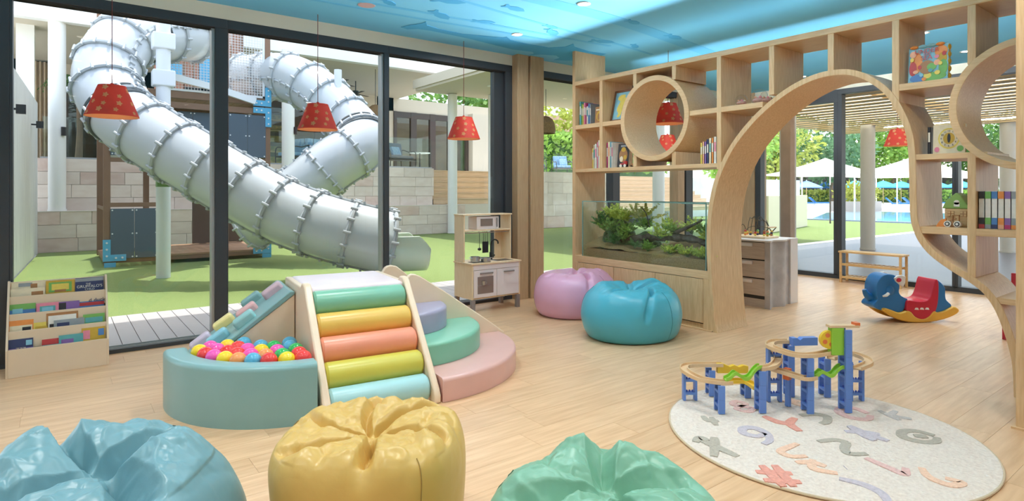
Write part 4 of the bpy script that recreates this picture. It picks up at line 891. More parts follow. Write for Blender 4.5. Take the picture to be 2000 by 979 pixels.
strokes = {   # shapes drawn as fat strokes on a unit square
 'X': [[(-.4, .5), (.3, -.5)], [(.1, .5), (0, .2), (-.3, -.5)], [(-.5, .25), (-.3, .45), (-.15, .3)]], '9': [[(.3, .1), (0, -.05), (-.3, .15), (-.15, .45), (.2, .45), (.35, .1), (.2, -.3), (-.1, -.5)]],
 'Y': [[(-.45, .45), (-.2, .1), (.1, .0)], [(.4, .4), (.1, 0), (.2, -.45)]], '7': [[(-.4, .4), (.1, .45), (.35, .25), (.1, -.1), (-.15, -.2)]], 'O': [[(.4, 0), (.25, .35), (-.1, .4), (-.4, .1), (-.3, -.3), (.1, -.4), (.38, -.15)]],
 'A': [[(-.5, .1), (0, .1), (.4, .0)], [(-.2, .5), (.05, 0), (.4, -.4)], [(-.2, .45), (-.1, -.1), (.05, -.4)]], 'Q': [[(.45, 0), (.2, .3), (-.2, .3), (-.45, 0), (-.2, -.3), (.2, -.3), (.42, -.1)], [(-.1, .05), (.2, -.05)]], 'K': [[(-.3, .4), (-.1, -.4)], [(.3, .4), (-.1, 0), (.4, -.3)]],
 'L': [[(.4, .45), (0, .2), (-.4, -.1), (-.2, -.4), (.3, -.35)]], 'Z': [[(-.45, .35), (.1, .4), (.3, .2), (0, -.1), (-.1, -.4), (.4, -.45)]], 'T': [[(-.45, .1), (0, .15), (.3, -.05)], [(.1, .3), (-.1, -.2), (.45, -.4)]],
 '#': [[(-.45, .2), (.45, .1)], [(-.45, -.2), (.45, -.3)], [(-.15, .5), (-.1, -.5)], [(.2, .5), (.15, -.5)]], 'J': [[(-.3, .5), (-.05, -.1), (.1, -.4), (.4, -.1)]], 'G': [[(-.2, .5), (-.3, 0), (.0, -.35), (.4, -.2), (.1, 0)]], ')': [[(-.3, .5), (.1, .2), (.25, -.2), (.1, -.6)]], '8': [[(0, 0), (.25, .2), (0, .45), (-.25, .2), (0, 0), (.3, -.2), (0, -.45), (-.3, -.2), (0, 0)]], '4': [[(-.2, .4), (-.1, 0), (.3, 0)], [(.1, .3), (.1, -.4)]], '.': [[(-.02, 0), (.02, 0)]]}
sym = [('X', 'olive', .20), ('9', 'lilac', .19), ('Y', 'coral', .20), ('7', 'olive', .19), ('O', 'rose', .20), ('A', 'lilac', .19), ('Q', 'olive', .20), ('K', 'grey', .16), ('L', 'peach', .16), ('Z', 'olive', .18), ('T', 'peach', .17), ('#', 'coral', .18), ('J', 'rose', .17), ('G', 'peach', .17), (')', 'lilac', .18), ('8', 'rose', .17), ('4', 'olive', .15), ('T', 'peach', .16), ('.', 'lilac', .06)]
SYMXY = [(2.738, 1.815), (3.033, 1.769), (3.32, 1.757), (3.528, 1.656), (3.801, 1.588), (3.527, 1.418), (3.723, 1.226), (3.957, 1.428), (3.002, 1.559), (3.252, 1.422), (2.926, 1.408), (2.678, 1.46), (3.2, 1.179), (3.266, 0.986), (2.872, 1.155), (3.371, 2.065), (3.016, 2.046), (3.707, 1.899), (3.019, 1.303)]
for k, (ch, c, size) in enumerate(sym):
    x, y = SYMXY[k]; x -= 3.37; y -= 1.60; a = -.65 + .12 * math.sin(k * 2.3)
    ca, sa2 = math.cos(a), math.sin(a); mm_ = mat('rug_print_' + c, S(*pastel[c]), .95, var=.10, scale=60, bump=.8)
    for q, stk in enumerate(strokes[ch]):
        pts = cr(stk, 5) if len(stk) > 2 else [tuple(stk[0][i] + (stk[1][i] - stk[0][i]) * t / 6 for i in (0, 1)) for t in range(7)]
        w_ = [(.115 if ch != '.' else .3) * (.75 + .4 * math.sin(PI * i / max(1, len(pts) - 1))) for i in range(len(pts))]
        P2 = [(x + size * (p[0] * ca - p[1] * 1.15 * sa2), y + size * (p[0] * sa2 + p[1] * 1.15 * ca)) for p in pts]
        A_ = []; B_ = []
        for i in range(len(P2)):
            a0 = P2[max(i - 1, 0)]; b0 = P2[min(i + 1, len(P2) - 1)]; dx, dy = b0[0] - a0[0], b0[1] - a0[1]; L = math.hypot(dx, dy) or 1
            ww = w_[i] * size; A_.append((P2[i][0] - dy / L * ww, P2[i][1] + dx / L * ww)); B_.append((P2[i][0] + dy / L * ww, P2[i][1] - dx / L * ww))
        MB().band(A_, B_, 'z', .010, .0178 + .0006 * q).build('letter_motif', mm_, rg, world=False)

# ---------------------------------------------------------------- marble run
mr = thing('marble_run', 'toy marble run of blue pillars, wooden curves and green wave tracks on the rug', 'marble run', (3.6, 2.0, .018))
mblue = mat('toy_block_blue', S(102, 140, 212), .4); mgreen = mat('toy_track_green', S(150, 204, 66), .4); myel = mat('toy_track_yellow', S(238, 196, 56), .4); morg = mat('toy_orange', S(228, 118, 66), .4); mlil = mat('toy_stud_blue', S(84, 104, 196), .4)
mwood = mat('toy_track_beech', S(232, 200, 160), .5, col2=S(222, 186, 142), scale=12)
MZ = .018; UH = .083
ER = Vector((.795, -.607, 0)); EF = Vector((.607, .795, 0))    # along the picture / away from it
def block(c, z, wide):
    """one H-shaped block: two legs and a cross bar, studs on the bar"""
    X = ER if wide else EF; Y = EF if wide else -ER; R = Matrix((X, Y, Vector((0, 0, 1)))).transposed(); m = MB(); c = Vector((c[0], c[1], 0))
    def b(x0, x1, y0, y1, z0, z1): m.obox(c + R @ Vector(((x0 + x1) / 2, (y0 + y1) / 2, 0)) + Vector((0, 0, z + (z0 + z1) / 2)), (x1 - x0, y1 - y0, z1 - z0), R)
    for s_ in (-1, 1): b(min(s_ * .044, s_ * .028), max(s_ * .044, s_ * .028), -.019, .019, 0, UH - .001)
    b(-.028, .028, -.019, .019, UH * .44, UH * .62)
    o = m.build('pillar_block', mblue, mr)
    s2 = MB()
    for xx in (-.018, 0, .018): p = c + R @ Vector((xx, 0, 0)) + Vector((0, 0, z + UH * .62)); s2.cyl(p, p + Vector((0, 0, .012)), .005, n=8)
    s2.build('stud', mlil, o)
PIL = [((3.206, 2.33), True, 2), ((3.40, 2.31), False, 2), ((3.178, 2.095), False, 2), ((3.385, 1.952), False, 3), ((3.556, 2.152), False, 1), ((3.611, 1.99), True, 4), ((3.795, 1.99), False, 4), ((3.60, 1.772), False, 4), ((3.975, 1.845), False, 3), ((3.80, 1.642), False, 6), ((4.04, 1.68), True, 3)]
for c, wd_, n in PIL:
    for k in range(n): block(c, MZ + k * UH, wd_)
def track(path, m, name='track', w=.026, t=.006, hh=.022):
    """U channel swept along a 3-D path"""
    P = [Vector(p) for p in path]; sec = [(-w, 0), (-w, hh), (-w + t, hh), (-w + t, t), (w - t, t), (w - t, hh), (w, hh), (w, 0)]; N = len(sec); vs = []
    for i, p in enumerate(P):
        d_ = (P[min(i + 1, len(P) - 1)] - P[max(i - 1, 0)]); d_.z = 0; d_.normalize(); sd = Vector((d_.y, -d_.x, 0))
        for a, b in sec: q_ = p + sd * a; vs.append((q_.x, q_.y, q_.z + b))
    fs = [(i * N + k, i * N + (k + 1) % N, (i + 1) * N + (k + 1) % N, (i + 1) * N + k) for i in range(len(P) - 1) for k in range(N)]
    fs += [tuple(range(N - 1, -1, -1)), tuple(range((len(P) - 1) * N, len(P) * N))]
    return MB().add(vs, fs).build(name, m, mr)
def lp(a, b, t): return tuple(a[i] + (b[i] - a[i]) * t for i in range(3))
z2 = MZ + 2 * UH; z3 = MZ + 3 * UH; z4 = MZ + 4 * UH
p1, p2, p3, p4, p5, p6, p7, p8, p9, p10, p11 = [q[0] for q in PIL]
track(cr([(p3[0] + .06, p3[1] - .04, z2), (p3[0], p3[1], z2 + .002), (3.13, 2.20, z2 + .006), (p1[0] - .02, p1[1] + .02, z2 + .010), (3.28, 2.40, z2 + .014), (p2[0], p2[1], z2 + .018), (p2[0] + .06, p2[1] - .05, z2 + .020)], 6), mwood, 'curved_track')
def wave(a, b, m, amp, name='wave_track'):
    zz = cr([(-.01, 0), (.12, .012), (.25, .034), (.38, .022), (.52, .004), (.66, .010), (.80, .045), (.92, .066), (1.01, .068)], 6); dz = b[2] - a[2]
    track([(*lp(a, b, t)[:2], a[2] + h_ * dz / .068) for t, h_ in zz], m, name, .024)
wave((p3[0] + .03, p3[1] - .02, z2 + .02), (p4[0], p4[1], z3 + .01), mgreen, .016)
wave((p8[0] + .03, p8[1] - .02, z2 + .04), (p10[0] - .02, p10[1] + .01, z3 + .01), mgreen, .016)
MB().prism([(0, 0), (.2, 0), (.2, .045), (.17, .05), (.14, .04), (.11, .052), (.08, .042), (.04, .06), (0, .06)], 'y', -.015, .015).build('wave_wall', myel, mr, world=False).location = (p2[0] + .03 - 3.6, p2[1] - .03 - 2.0, z2 - .022 - .018)
mr.children[-1].rotation_euler = (0, 0, math.atan2(-.607, .795))
track(cr([(p5[0] - .1, p5[1] + .09, MZ + UH), (p5[0], p5[1], MZ + UH), (p4[0] + .07, p4[1] + .06, MZ + UH + .012)], 5), myel, 'low_track')
track(cr([(p4[0] - .01, p4[1], z3), (p4[0] + .08, p4[1] - .03, z3 + .004), (p6[0] - .02, p6[1] - .04, z3 + .02), (p6[0] + .06, p6[1] + .03, z3 + .04)], 6), mwood, 'curved_track')
track(cr([(p6[0] + .04, p6[1] + .04, z2 + .06), (p6[0] - .06, p6[1] - .02, z2 + .05), (p6[0] - .07, p6[1] - .12, z2 + .045), (p8[0] - .06, p8[1] - .01, z2 + .04), (p8[0] + .02, p8[1] - .03, z2 + .035)], 6), mwood, 'curved_track')
track(cr([(p7[0] + .02, p7[1] + .01, z4 + .004), (p7[0] - .08, p7[1] + .06, z4 + .006), (p6[0] - .01, p6[1] + .02, z4 + .004), (p6[0] - .05, p6[1] - .08, z4 + .001), (p8[0] - .05, p8[1] + .04, z4), (p8[0] + .03, p8[1] - .03, z4 + .002), (p10[0] - .05, p10[1] + .06, z4 + .01), (p10[0] - .01, p10[1] + .02, z4 + .02)], 6), mwood, 'curved_track')
bt = MB().prism([(0, 0), (.17, 0), (.17, .05), (.07, .05), (.05, .035), (.03, .05), (0, .05)], 'y', -.022, .022).build('blue_trough', mblue, mr, world=False); bt.location = (p7[0] - .01 - 3.6, p7[1] - .02 - 2.0, z4 - .018); bt.rotation_euler = (0, 0, math.atan2(-.5, .8))
track(cr([(p10[0] + .04, p10[1] + .10, z3 + .03), (p11[0] + .03, p11[1] + .06, z3 + .02), (p11[0] + .06, p11[1] - .02, z3 + .01), (p11[0] - .01, p11[1] - .08, z3), (p10[0] + .05, p10[1] - .05, z3)], 6), mwood, 'curved_track')
gx = MB(); Rg = Matrix((ER, EF, Vector((0, 0, 1)))).transposed(); pc_ = Vector((p10[0], p10[1], 0)) - ER * .055
gx.obox(pc_ + Vector((0, 0, MZ + 5.1 * UH)), (.075, .05, 2.0 * UH), Rg); gx.build('lift_housing', mgreen, mr, bevel=.004)
wh = MB(); wc = pc_ - ER * .045 + Vector((0, 0, MZ + 5.2 * UH)); wh.cyl(wc - EF * .012, wc + EF * .012, .055, n=24); o = wh.build('lift_wheel', myel, mr, smooth=True)
for k in range(4): m = MB(); a = k * PI / 2 + .4; q = wc + ER * (.03 * math.cos(a)) + Vector((0, 0, .03 * math.sin(a))); m.cyl(q - EF * .014, q + EF * .014, .014, n=10); m.build('wheel_spoke', morg, o)
m = MB(); m.obox(pc_ + ER * .04 + Vector((0, 0, MZ + 6.1 * UH + .008)), (.18, .05, .014), Rg); m.build('top_track', mwood, mr)
m = MB(); m.obox(pc_ + ER * .12 + Vector((0, 0, MZ + 6.1 * UH + .02)), (.03, .045, .02), Rg); m.build('top_stop', morg, mr)
for c, z in (((p8[0] - .01, p8[1] + .12), MZ + 2 * UH), ):
    m = MB(); m.box(c[0] - .02, c[0] + .02, c[1] - .02, c[1] + .02, z, z + .07); m.build('orange_tower', morg, mr, bevel=.004)
m = MB(); m.cyl((p8[0], p8[1] + .12, MZ), (p8[0], p8[1] + .12, MZ + 2 * UH), .018, n=10); m.build('tower_stem', mblue, mr)

# ---------------------------------------------------------------- elephant rocker
K = .000655
er = thing('elephant_rocker', 'blue and red plastic elephant rocker on a yellow rocking base', 'rocking toy', (7.10, 2.42, 0), math.atan2(-.607, .795) + .05)
def prof_(pts): return [((x - 870) * K, (902 - y) * K) for x, y in pts]
pb = mat('plastic_blue', S(44, 122, 186), .35); prd = mat('plastic_red', S(208, 44, 66), .33); pyl = mat('plastic_yellow', S(240, 184, 72), .38); pwh = mat('plastic_white', S(240, 236, 232), .4)
yel = prof_([(285, 690), (330, 670), (430, 700), (560, 745), (650, 720), (700, 715), (750, 740), (800, 800), (880, 840), (960, 842), (1040, 800), (1090, 740), (1125, 720), (1180, 745), (1300, 720), (1430, 655), (1500, 680), (1525, 715), (1490, 765), (1350, 830), (1150, 880), (950, 901), (750, 895), (600, 870), (450, 815), (330, 740)])
head = prof_([(160, 640), (180, 590), (230, 545), (215, 470), (215, 350), (235, 270), (280, 200), (350, 155), (430, 145), (520, 170), (570, 260), (590, 340), (580, 420), (610, 480), (680, 520), (720, 540), (700, 600), (660, 700), (600, 750), (450, 720), (330, 700), (290, 710), (220, 685)])
red = prof_([(690, 560), (770, 560), (900, 572), (1000, 557), (1060, 500), (1100, 380), (1130, 260), (1165, 225), (1190, 270), (1195, 400), (1180, 600), (1140, 730), (1090, 750), (1040, 805), (960, 846), (880, 844), (800, 805), (740, 735), (670, 700)])
rear = prof_([(1185, 262), (1240, 270), (1290, 320), (1325, 380), (1325, 480), (1345, 560), (1430, 650), (1300, 722), (1170, 755), (1140, 725), (1175, 580)])
for yy in (-.135, .085): MB().prism(cr(yel, 2, True), 'y', yy, yy + .05).build('rocker_rail', pyl, er, world=False, bevel=.012, bseg=3, smooth=True)
MB().prism(prof_([(450, 760), (1300, 760), (1150, 850), (600, 850)]), 'y', -.085, .085).build('rocker_base', pyl, er, world=False)
MB().prism(cr(head, 3, True), 'y', -.10, .10).build('head', pb, er, world=False, bevel=.03, bseg=4, smooth=True)
MB().tube(cr([((250 - 870) * K, 0, .24), ((190 - 870) * K, 0, .25), ((140 - 870) * K, 0, .285), ((115 - 870) * K, 0, .325)], 5), [.05, .048, .046, .044, .042, .04, .038, .036, .034, .032, .030, .028, .026, .024, .022, .02], 14).build('trunk', pb, er, world=False, smooth=True)
MB().prism(cr(red, 3, True), 'y', -.128, .128).build('seat', prd, er, world=False, bevel=.02, bseg=4, smooth=True)
MB().prism(cr(rear, 3, True), 'y', -.11, .11).build('rear_body', pb, er, world=False, bevel=.028, bseg=4, smooth=True)
for s_ in (-1, 1):
    e = MB(); e.sphere(((430 - 870) * K, s_ * .10, (902 - 400) * K), .045, 16, 10, (1, .4, 1.1)); e.build('cheek', pb, er, world=False, smooth=True)
    MB().tube([((380 - 870) * K, s_ * .12, .30), ((330 - 870) * K, s_ * .135, .285), ((285 - 870) * K, s_ * .125, .275)], [.016, .016, .009], 10).build('tusk', pwh, er, world=False, smooth=True)
    ear = MB(); ear.prism([((x - 870) * K, (902 - y) * K) for x, y in ((455, 200), (500, 160), (580, 150), (640, 170), (630, 270), (600, 340), (540, 300), (480, 250))], 'y', s_ * .135 - .012, s_ * .135 + .012); eo = ear.build('ear', pwh, er, world=False, bevel=.008, smooth=True)
    MB().sphere(((520 - 870) * K, s_ * .150, (902 - 225) * K), .022, 12, 8, (1.3, .2, 1)).build('ear_print', prd, eo, world=False, smooth=True)
    for k in range(3): MB().prism([((x - 870) * K, (902 - y) * K) for x, y in ((795 + 85 * k, 695), (815 + 85 * k, 665), (850 + 85 * k, 668), (865 + 85 * k, 700))], 'y', s_ * .129 - .003, s_ * .129 + .003).build('seat_print', pwh, er, world=False)

# ---------------------------------------------------------------- drawer unit with wavy end, bead maze
du = thing('drawer_unit', 'wood-grain three drawer unit with a wavy grey end panel behind the arch', 'drawer unit', (6.72, 3.95, 0))
dgm = mat('greyed_oak', S(196, 180, 166), .5, col2=S(176, 158, 144), scale=8, stretch=(5, .8, 12)); stonem = mat('concrete_grey_laminate', S(196, 190, 188), .6, col2=S(168, 162, 162), scale=7)
topm = mat('white_laminate', S(228, 222, 220), .4)
MB().box(6.475, 6.97, 3.66, 4.34, .0, .765).build('carcass', dgm, du)
for z0, z1 in ((.14, .33), (.345, .545), (.56, .755)):
    d_ = MB().box(6.458, 6.476, 3.668, 4.335, z0, z1).build('drawer', dgm, du, bevel=.003)
    MB().box(6.445, 6.459, 3.82, 4.02, z1 - .05, z1 - .012).build('pull', mat('pull_plate', S(226, 220, 222), .35, .2), d_, bevel=.003)
MB().box(6.470, 6.474, 3.668, 4.335, .10, .76).build('shadow_gap', rubber, du)
def wavep(x0, x1, y, amp, n=30): return [(x0 + (x1 - x0) * i / n, y - amp * (.5 + .5 * math.cos(i / n * 3.2 * PI))) for i in range(n + 1)]
wv = wavep(6.45, 6.96, 3.655, .055)
MB().prism(wv + [(6.96, 3.665), (6.45, 3.665)], 'z', 0, .775).build('wavy_end', stonem, du, smooth=True)
MB().box(6.97, 7.14, 3.63, 4.3, 0, .785).build('rear_panel', topm, du, bevel=.003)
MB().prism(wavep(6.44, 6.97, 3.64, .055) + [(6.97, 4.345), (6.44, 4.345)], 'z', .766, .785).build('top', topm, du, bevel=.003)
bm_ = thing('bead_maze', 'bead maze toy with looping wires and coloured beads on the drawer unit', 'bead maze', (6.78, 3.98, .786))
MB().box(-.16, .16, -.22, .22, 0, .025).build('base', beech, bm_, world=False, bevel=.006)
for k, (y0, y1, hh, x0) in enumerate(((-.19, -.03, .22, -.05), (-.12, .06, .26, .0), (0, .14, .24, .06), (.08, .19, .16, -.08), (-.16, .18, .13, .09))):
    pts = cr([(x0, y0, .02), (x0 + .02, y0 + .01, hh * .7), (x0, (y0 * .7 + y1 * .3), hh), (x0 - .02, (y0 + y1) / 2, hh * (.75 if k % 2 else .95)), (x0, (y0 * .3 + y1 * .7), hh), (x0 + .02, y1 - .01, hh * .7), (x0, y1, .02)], 6)
    w_ = MB().tube(pts, .004, 6).build('wire', mat('wire_dark', S(92, 84, 66), .4, .4), bm_, world=False, smooth=True)
    for j in range(5):
        q = pts[1 + j if j < 3 else -2 - (j - 3)]; MB().sphere((q[0], q[1], .038 + .02 * (j % 3)), .016, 10, 8).build('bead', cmat(['gold', 'green', 'orange', 'yellow', 'red', 'brown', 'navy'][(k * 3 + j) % 7]), bm_, world=False, smooth=True)

# ---------------------------------------------------------------- slatted bench by the right glass
bn = thing('shoe_bench', 'small natural wood bench with two slatted shelves against the right glass', 'bench', (9.36, 3.66, 0))
bw = mat('bamboo', S(222, 184, 128), .45, col2=S(208, 168, 112), scale=10, stretch=(3, .6, 3))
for x in (9.24, 9.45):
    for y in (3.255, 4.045): MB().box(x, x + .03, y, y + .03, 0, .44).build('leg', bw, bn, bevel=.003)
for k in range(3): MB().box(9.235 + k * .084, 9.313 + k * .084, 3.24, 4.09, .44, .465).build('seat_board', bw, bn, bevel=.003)
for z in (.06, .25):
    for x in (9.245, 9.455): MB().box(x, x + .02, 3.285, 4.045, z, z + .035).build('side_rail', bw, bn, bevel=.002)
    for k in range(12): MB().box(9.265, 9.455, 3.30 + k * .062, 3.33 + k * .062, z + .022, z + .034).build('slat', bw, bn)
# red chair and blue table behind the divider
chair = thing('child_chair', 'small red wooden child chair partly hidden behind the right end of the divider', 'chair', (7.0, 1.42, 0))
cred = mat('chair_red', S(196, 44, 62), .4)
for x in (-.16, .13):
    for y in (-.15, .14): MB().box(x, x + .035, y, y + .035, 0, .30 if x < 0 else .58).build('leg', cred, chair, world=False, bevel=.003)
MB().box(-.17, .17, -.16, .18, .29, .315).build('seat', cred, chair, world=False, bevel=.005)
MB().box(.135, .16, -.15, .175, .42, .58).build('backrest', cred, chair, world=False, bevel=.004)
for y in (-.145, .15): MB().box(-.14, .14, y, y + .02, .12, .15).build('stretcher', cred, chair, world=False)
tb = thing('child_table', 'low blue child table beside the red chair behind the divider', 'table', (7.35, .85, 0))
cbl = mat('table_blue', S(58, 120, 200), .4)
MB().box(-.35, .3, -.45, .45, .49, .52).build('tabletop', cbl, tb, world=False, bevel=.006)
for x in (-.32, .24):
    for y in (-.42, .38): MB().box(x, x + .04, y, y + .04, 0, .49).build('leg', cbl, tb, world=False, bevel=.003)

# ---------------------------------------------------------------- pendant lamps
shadem = mat('red_printed_shade', S(238, 92, 74), .6, var=.05, scale=10, translucent=.45); shadein = mat('shade_lining', S(246, 196, 150), .7, translucent=.2)
flw = mat('shade_flower_gold', S(246, 190, 130), .6, translucent=.4); cordm = mat('red_brown_cord', S(116, 44, 44), .6)
bulbm = mat('warm_bulb', S(255, 226, 180), .4, emit=(1, .75, .45, 1), es=8.0)
def make_pendant(label, x, y, zb, zt=3.06, R=.187, r=.095, h=.247):
    p = thing('pendant_lamp', label, 'pendant lamp', (x, y, zb), 0, 'red flower print pendant lamps')
    MB().lathe([(R, 0), (r, h)], (0, 0, 0), 48, cap=False).build('lamp_shade', shadem, p, world=False, smooth=True, ang=180, recalc=True)
    MB().lathe([(R - .003, .001), (r - .003, h - .002)], (0, 0, 0), 48, cap=False).build('shade_lining', shadein, p, world=False, smooth=True, ang=180)
    MB().lathe([(r, h), (.012, h + .003), (.012, h + .02), (.004, h + .022)], (0, 0, 0), 24).build('cap', shadem, p, world=False, smooth=True)
    MB().cyl((0, 0, h), (0, 0, zt - zb), .0032, n=6).build('cord', cordm, p, world=False)
    MB().sphere((0, 0, h * .55), .03, 14, 10).build('bulb', bulbm, p, world=False, smooth=True, ang=180)
    MB().cyl((0, 0, h * .6), (0, 0, h), .016, n=12).build('socket', pwh, p, world=False)
    rnd = random.Random(5); slope = math.atan2(R - r, h); m = MB()
    for ring_, (t, n_) in enumerate(((.14, 9), (.40, 8), (.66, 6), (.88, 5))):
        for k in range(n_):
            a = 2 * PI * (k + .5 * (ring_ % 2) + rnd.uniform(-.2, .2)) / n_; q = t + rnd.uniform(-.05, .05); rr_ = R + (r - R) * q + .0012
            cpt = Vector((rr_ * math.cos(a), rr_ * math.sin(a), h * q)); tx = Vector((-math.sin(a), math.cos(a), 0)); ty = Vector((-math.cos(a) * math.sin(slope), -math.sin(a) * math.sin(slope), math.cos(slope)))
            sz = rnd.uniform(.018, .027); N = 25
            vs_ = [cpt]
            for j in range(N):
                b = 2 * PI * j / N; f_ = sz * (.80 + .20 * math.cos(5 * b)); w2 = cpt + tx * (f_ * math.cos(b)) + ty * (f_ * math.sin(b))
                hr_ = R + (r - R) * (w2.z / h) + .0012; aa = math.atan2(w2.y, w2.x); vs_.append(Vector((hr_ * math.cos(aa), hr_ * math.sin(aa), w2.z)))
            m.add(vs_, [(0, 1 + j, 1 + (j + 1) % N) for j in range(N)])
    m.build('flower_print', flw, p, world=False, recalc=False)['kind'] = 'stuff'
    return p
make_pendant('red flower print pendant lamp hanging leftmost, before the twisting tube slide', .338, 5.7, 1.945)
make_pendant('red flower print pendant lamp second from the left along the glass', 1.99, 5.7, 1.945)
make_pendant('red flower print pendant lamp nearest the toy kitchen and timber column', 3.66, 5.7, 1.945)
make_pendant('red flower print pendant lamp framed by the round porthole', 5.88, 4.58, 2.17)
make_pendant('red flower print pendant lamp farther off, low in the porthole', 7.25, 5.66, 1.945)
make_pendant('red flower print pendant lamp seen through the arch beside its right curve', 9.18, 3.28, 1.975, R=.165, r=.085, h=.23)
# ================================================================ OUTDOORS
turf = mat('artificial_turf', S(138, 152, 92), .95, col2=S(114, 136, 72), scale=90, bump=.8, detail=3)
paving = mat('pale_paving', S(228, 226, 222), .85, var=.06, scale=3)
gr = MB().box(-60, 140, -60, 120, -.5, -.16).build('ground', paving); struct(gr)
lawn = MB().prism([(-.75, 7.9), (9.9, 7.9), (9.9, 17.19), (-.36, 17.19)], 'z', -.16, -.05).build('turf_lawn', turf); tag(lawn, 'bright green artificial turf of the play yard outside the left glass', 'turf', kind='stuff')
lawn2 = MB().box(9.9, 19.0, 7.9, 17.19, -.16, -.055).build('turf_lawn', turf); tag(lawn2, 'green turf continuing right behind the timber column and divider', 'turf', kind='stuff')
lawn3 = MB().box(19.0, 29.6, 7.9, 22, -.16, -.06).build('turf_lawn', turf); tag(lawn3, 'sunny green lawn between the timber deck and the swimming pool', 'turf', kind='stuff')
# boards outside the glass
db = thing('boardwalk', 'pale grey composite boards between the glass and the turf', 'decking', (4, 7.0, -.05))
bdm = mat('composite_board', S(172, 166, 168), .7, var=.03, scale=4, rnd=.04)
src = None; n = 0; x = -.70
while x < 9.55:
    if src is None: src = MB().box(0, .139, 0, 1.66, -.05, 0).build('deck_board', bdm, db, world=False, bevel=.004); o = src
    else: o = inst(src, 'deck_board', db)
    if src is not o:
        for md in src.modifiers: pass
    o.location = (x - 4, 6.22 - 7.0, .02); x += .145
MB().box(-.7, 9.6, 6.1, 6.21, -.1, -.032).build('edge_board', bdm, db)
MB().box(-.7, 9.6, 6.2, 7.9, -.16, -.09).build('joist_bed', rubber, db)
# deck to the right, under the louvred pergola
dkm = mat('grey_timber_deck', S(106, 101, 102), .36, col2=S(88, 84, 86), scale=5, stretch=(7, .3, 7), spec=.5)
dk = MB().box(9.74, 60, -20, 7.62, -.16, -.04).build('timber_deck', dkm); tag(dk, 'grey timber deck outside the right glass', 'decking', kind='structure')
ks = MB().box(9.9, 60, 7.62, 7.9, -.16, -.035).build('kerb_strip', white); tag(ks, 'white kerb strip between the deck and the lawn', 'kerb', kind='structure')
pg = thing('pergola', 'pale louvred timber pergola ceiling over the deck', 'pergola', (13, 2.5, 2.9))
slm = mat('pergola_slat', S(214, 184, 136), .6, rnd=.04)
ssrc = None; x = 9.95; k = 0
while x < 17.2:
    if ssrc is None: ssrc = o = MB().box(-.13, .13, -9, 4.9, 0, .012).build('slat', slm, pg, world=False)
    else: o = inst(ssrc, 'slat', pg)
    o.location = (x - 13, 0, .02); x += .42; k += 1
pgr = mat('pergola_diffuser_sheet', S(252, 246, 232), .8, translucent=.85)
MB().box(10.15, 17.3, -6.5, 7.45, 3.30, 3.303).build('diffuser_sheet', pgr, pg)  # added translucent sheet: brightens slat gaps and keeps sun stripes off the deck
for y in (-3, 0.5, 4.2, 7.35): MB().box(9.9, 17.3, y, y + .08, 2.97, 3.10).build('joist', slm, pg)
colm = mat('grey_round_column', S(206, 202, 196), .6); colw = mat('white_round_column', S(242, 240, 236), .6)
def column(label, x, y, r, z0, z1, m=colw, spot=None):
    c = thing('round_column', label, 'column', (x, y, z0), 0, 'round columns outdoors'); MB().cyl((0, 0, 0), (0, 0, z1 - z0), r, n=28).build('shaft', m, c, world=False, smooth=True)
    MB().cyl((0, 0, 0), (0, 0, .04), r * 1.08, n=28).build('base_ring', m, c, world=False, smooth=True)
    if spot: MB().cyl((spot[0], spot[1], spot[2] - .1), (spot[0], spot[1], spot[2] + .1), .05, n=14).build('wall_light', black, c, world=False, smooth=True)
    return c
column('grey round column standing on the deck seen through the arch', 15.38, 6.13, .155, -.04, 2.95, colm)
column('grey round column on the deck seen right of the book set', 17.2, 3.9, .155, -.04, 2.95, colm)
column('grey column just outside the glass at the left of the arch', 12.17, 6.40, .16, -.04, 2.95, colm)
pp = MB().box(11.6, 11.78, 6.05, 6.25, -.04, 2.95).build('timber_post', mat('weathered_post', S(178, 148, 128), .6, var=.08, scale=6)); tag(pp, 'weathered timber post just outside the glass at the left of the arch', 'post')
# ---------------- left boundary wall
lw = thing('boundary_wall', 'white textured boundary wall at the far left of the play yard', 'wall', (-.5, 12, -.05))
wtex = mat('white_ribbed_render', S(232, 232, 228), .7, col2=S(214, 214, 212), scale=3, stretch=(1, 3, .4), bump=.5)
def lwx(y): return -.61 + (y - 11.75) * .042
MB().prism([(lwx(5.9) - .3, 6.2), (lwx(6.2), 6.2), (lwx(17.2), 17.2), (lwx(17.2) - .3, 17.2)], 'z', -.05, 3.35).build('wall_body', wtex, lw)
for y, z in ((11.9, 2.62), (15.6, 2.72)):
    m = MB(); m.bar((lwx(y), y, z), (lwx(y) + .1, y, z), .03); m.box(lwx(y) + .08, lwx(y) + .2, y - .05, y + .05, z - .07, z + .07); m.build('spot_fitting', black, lw)
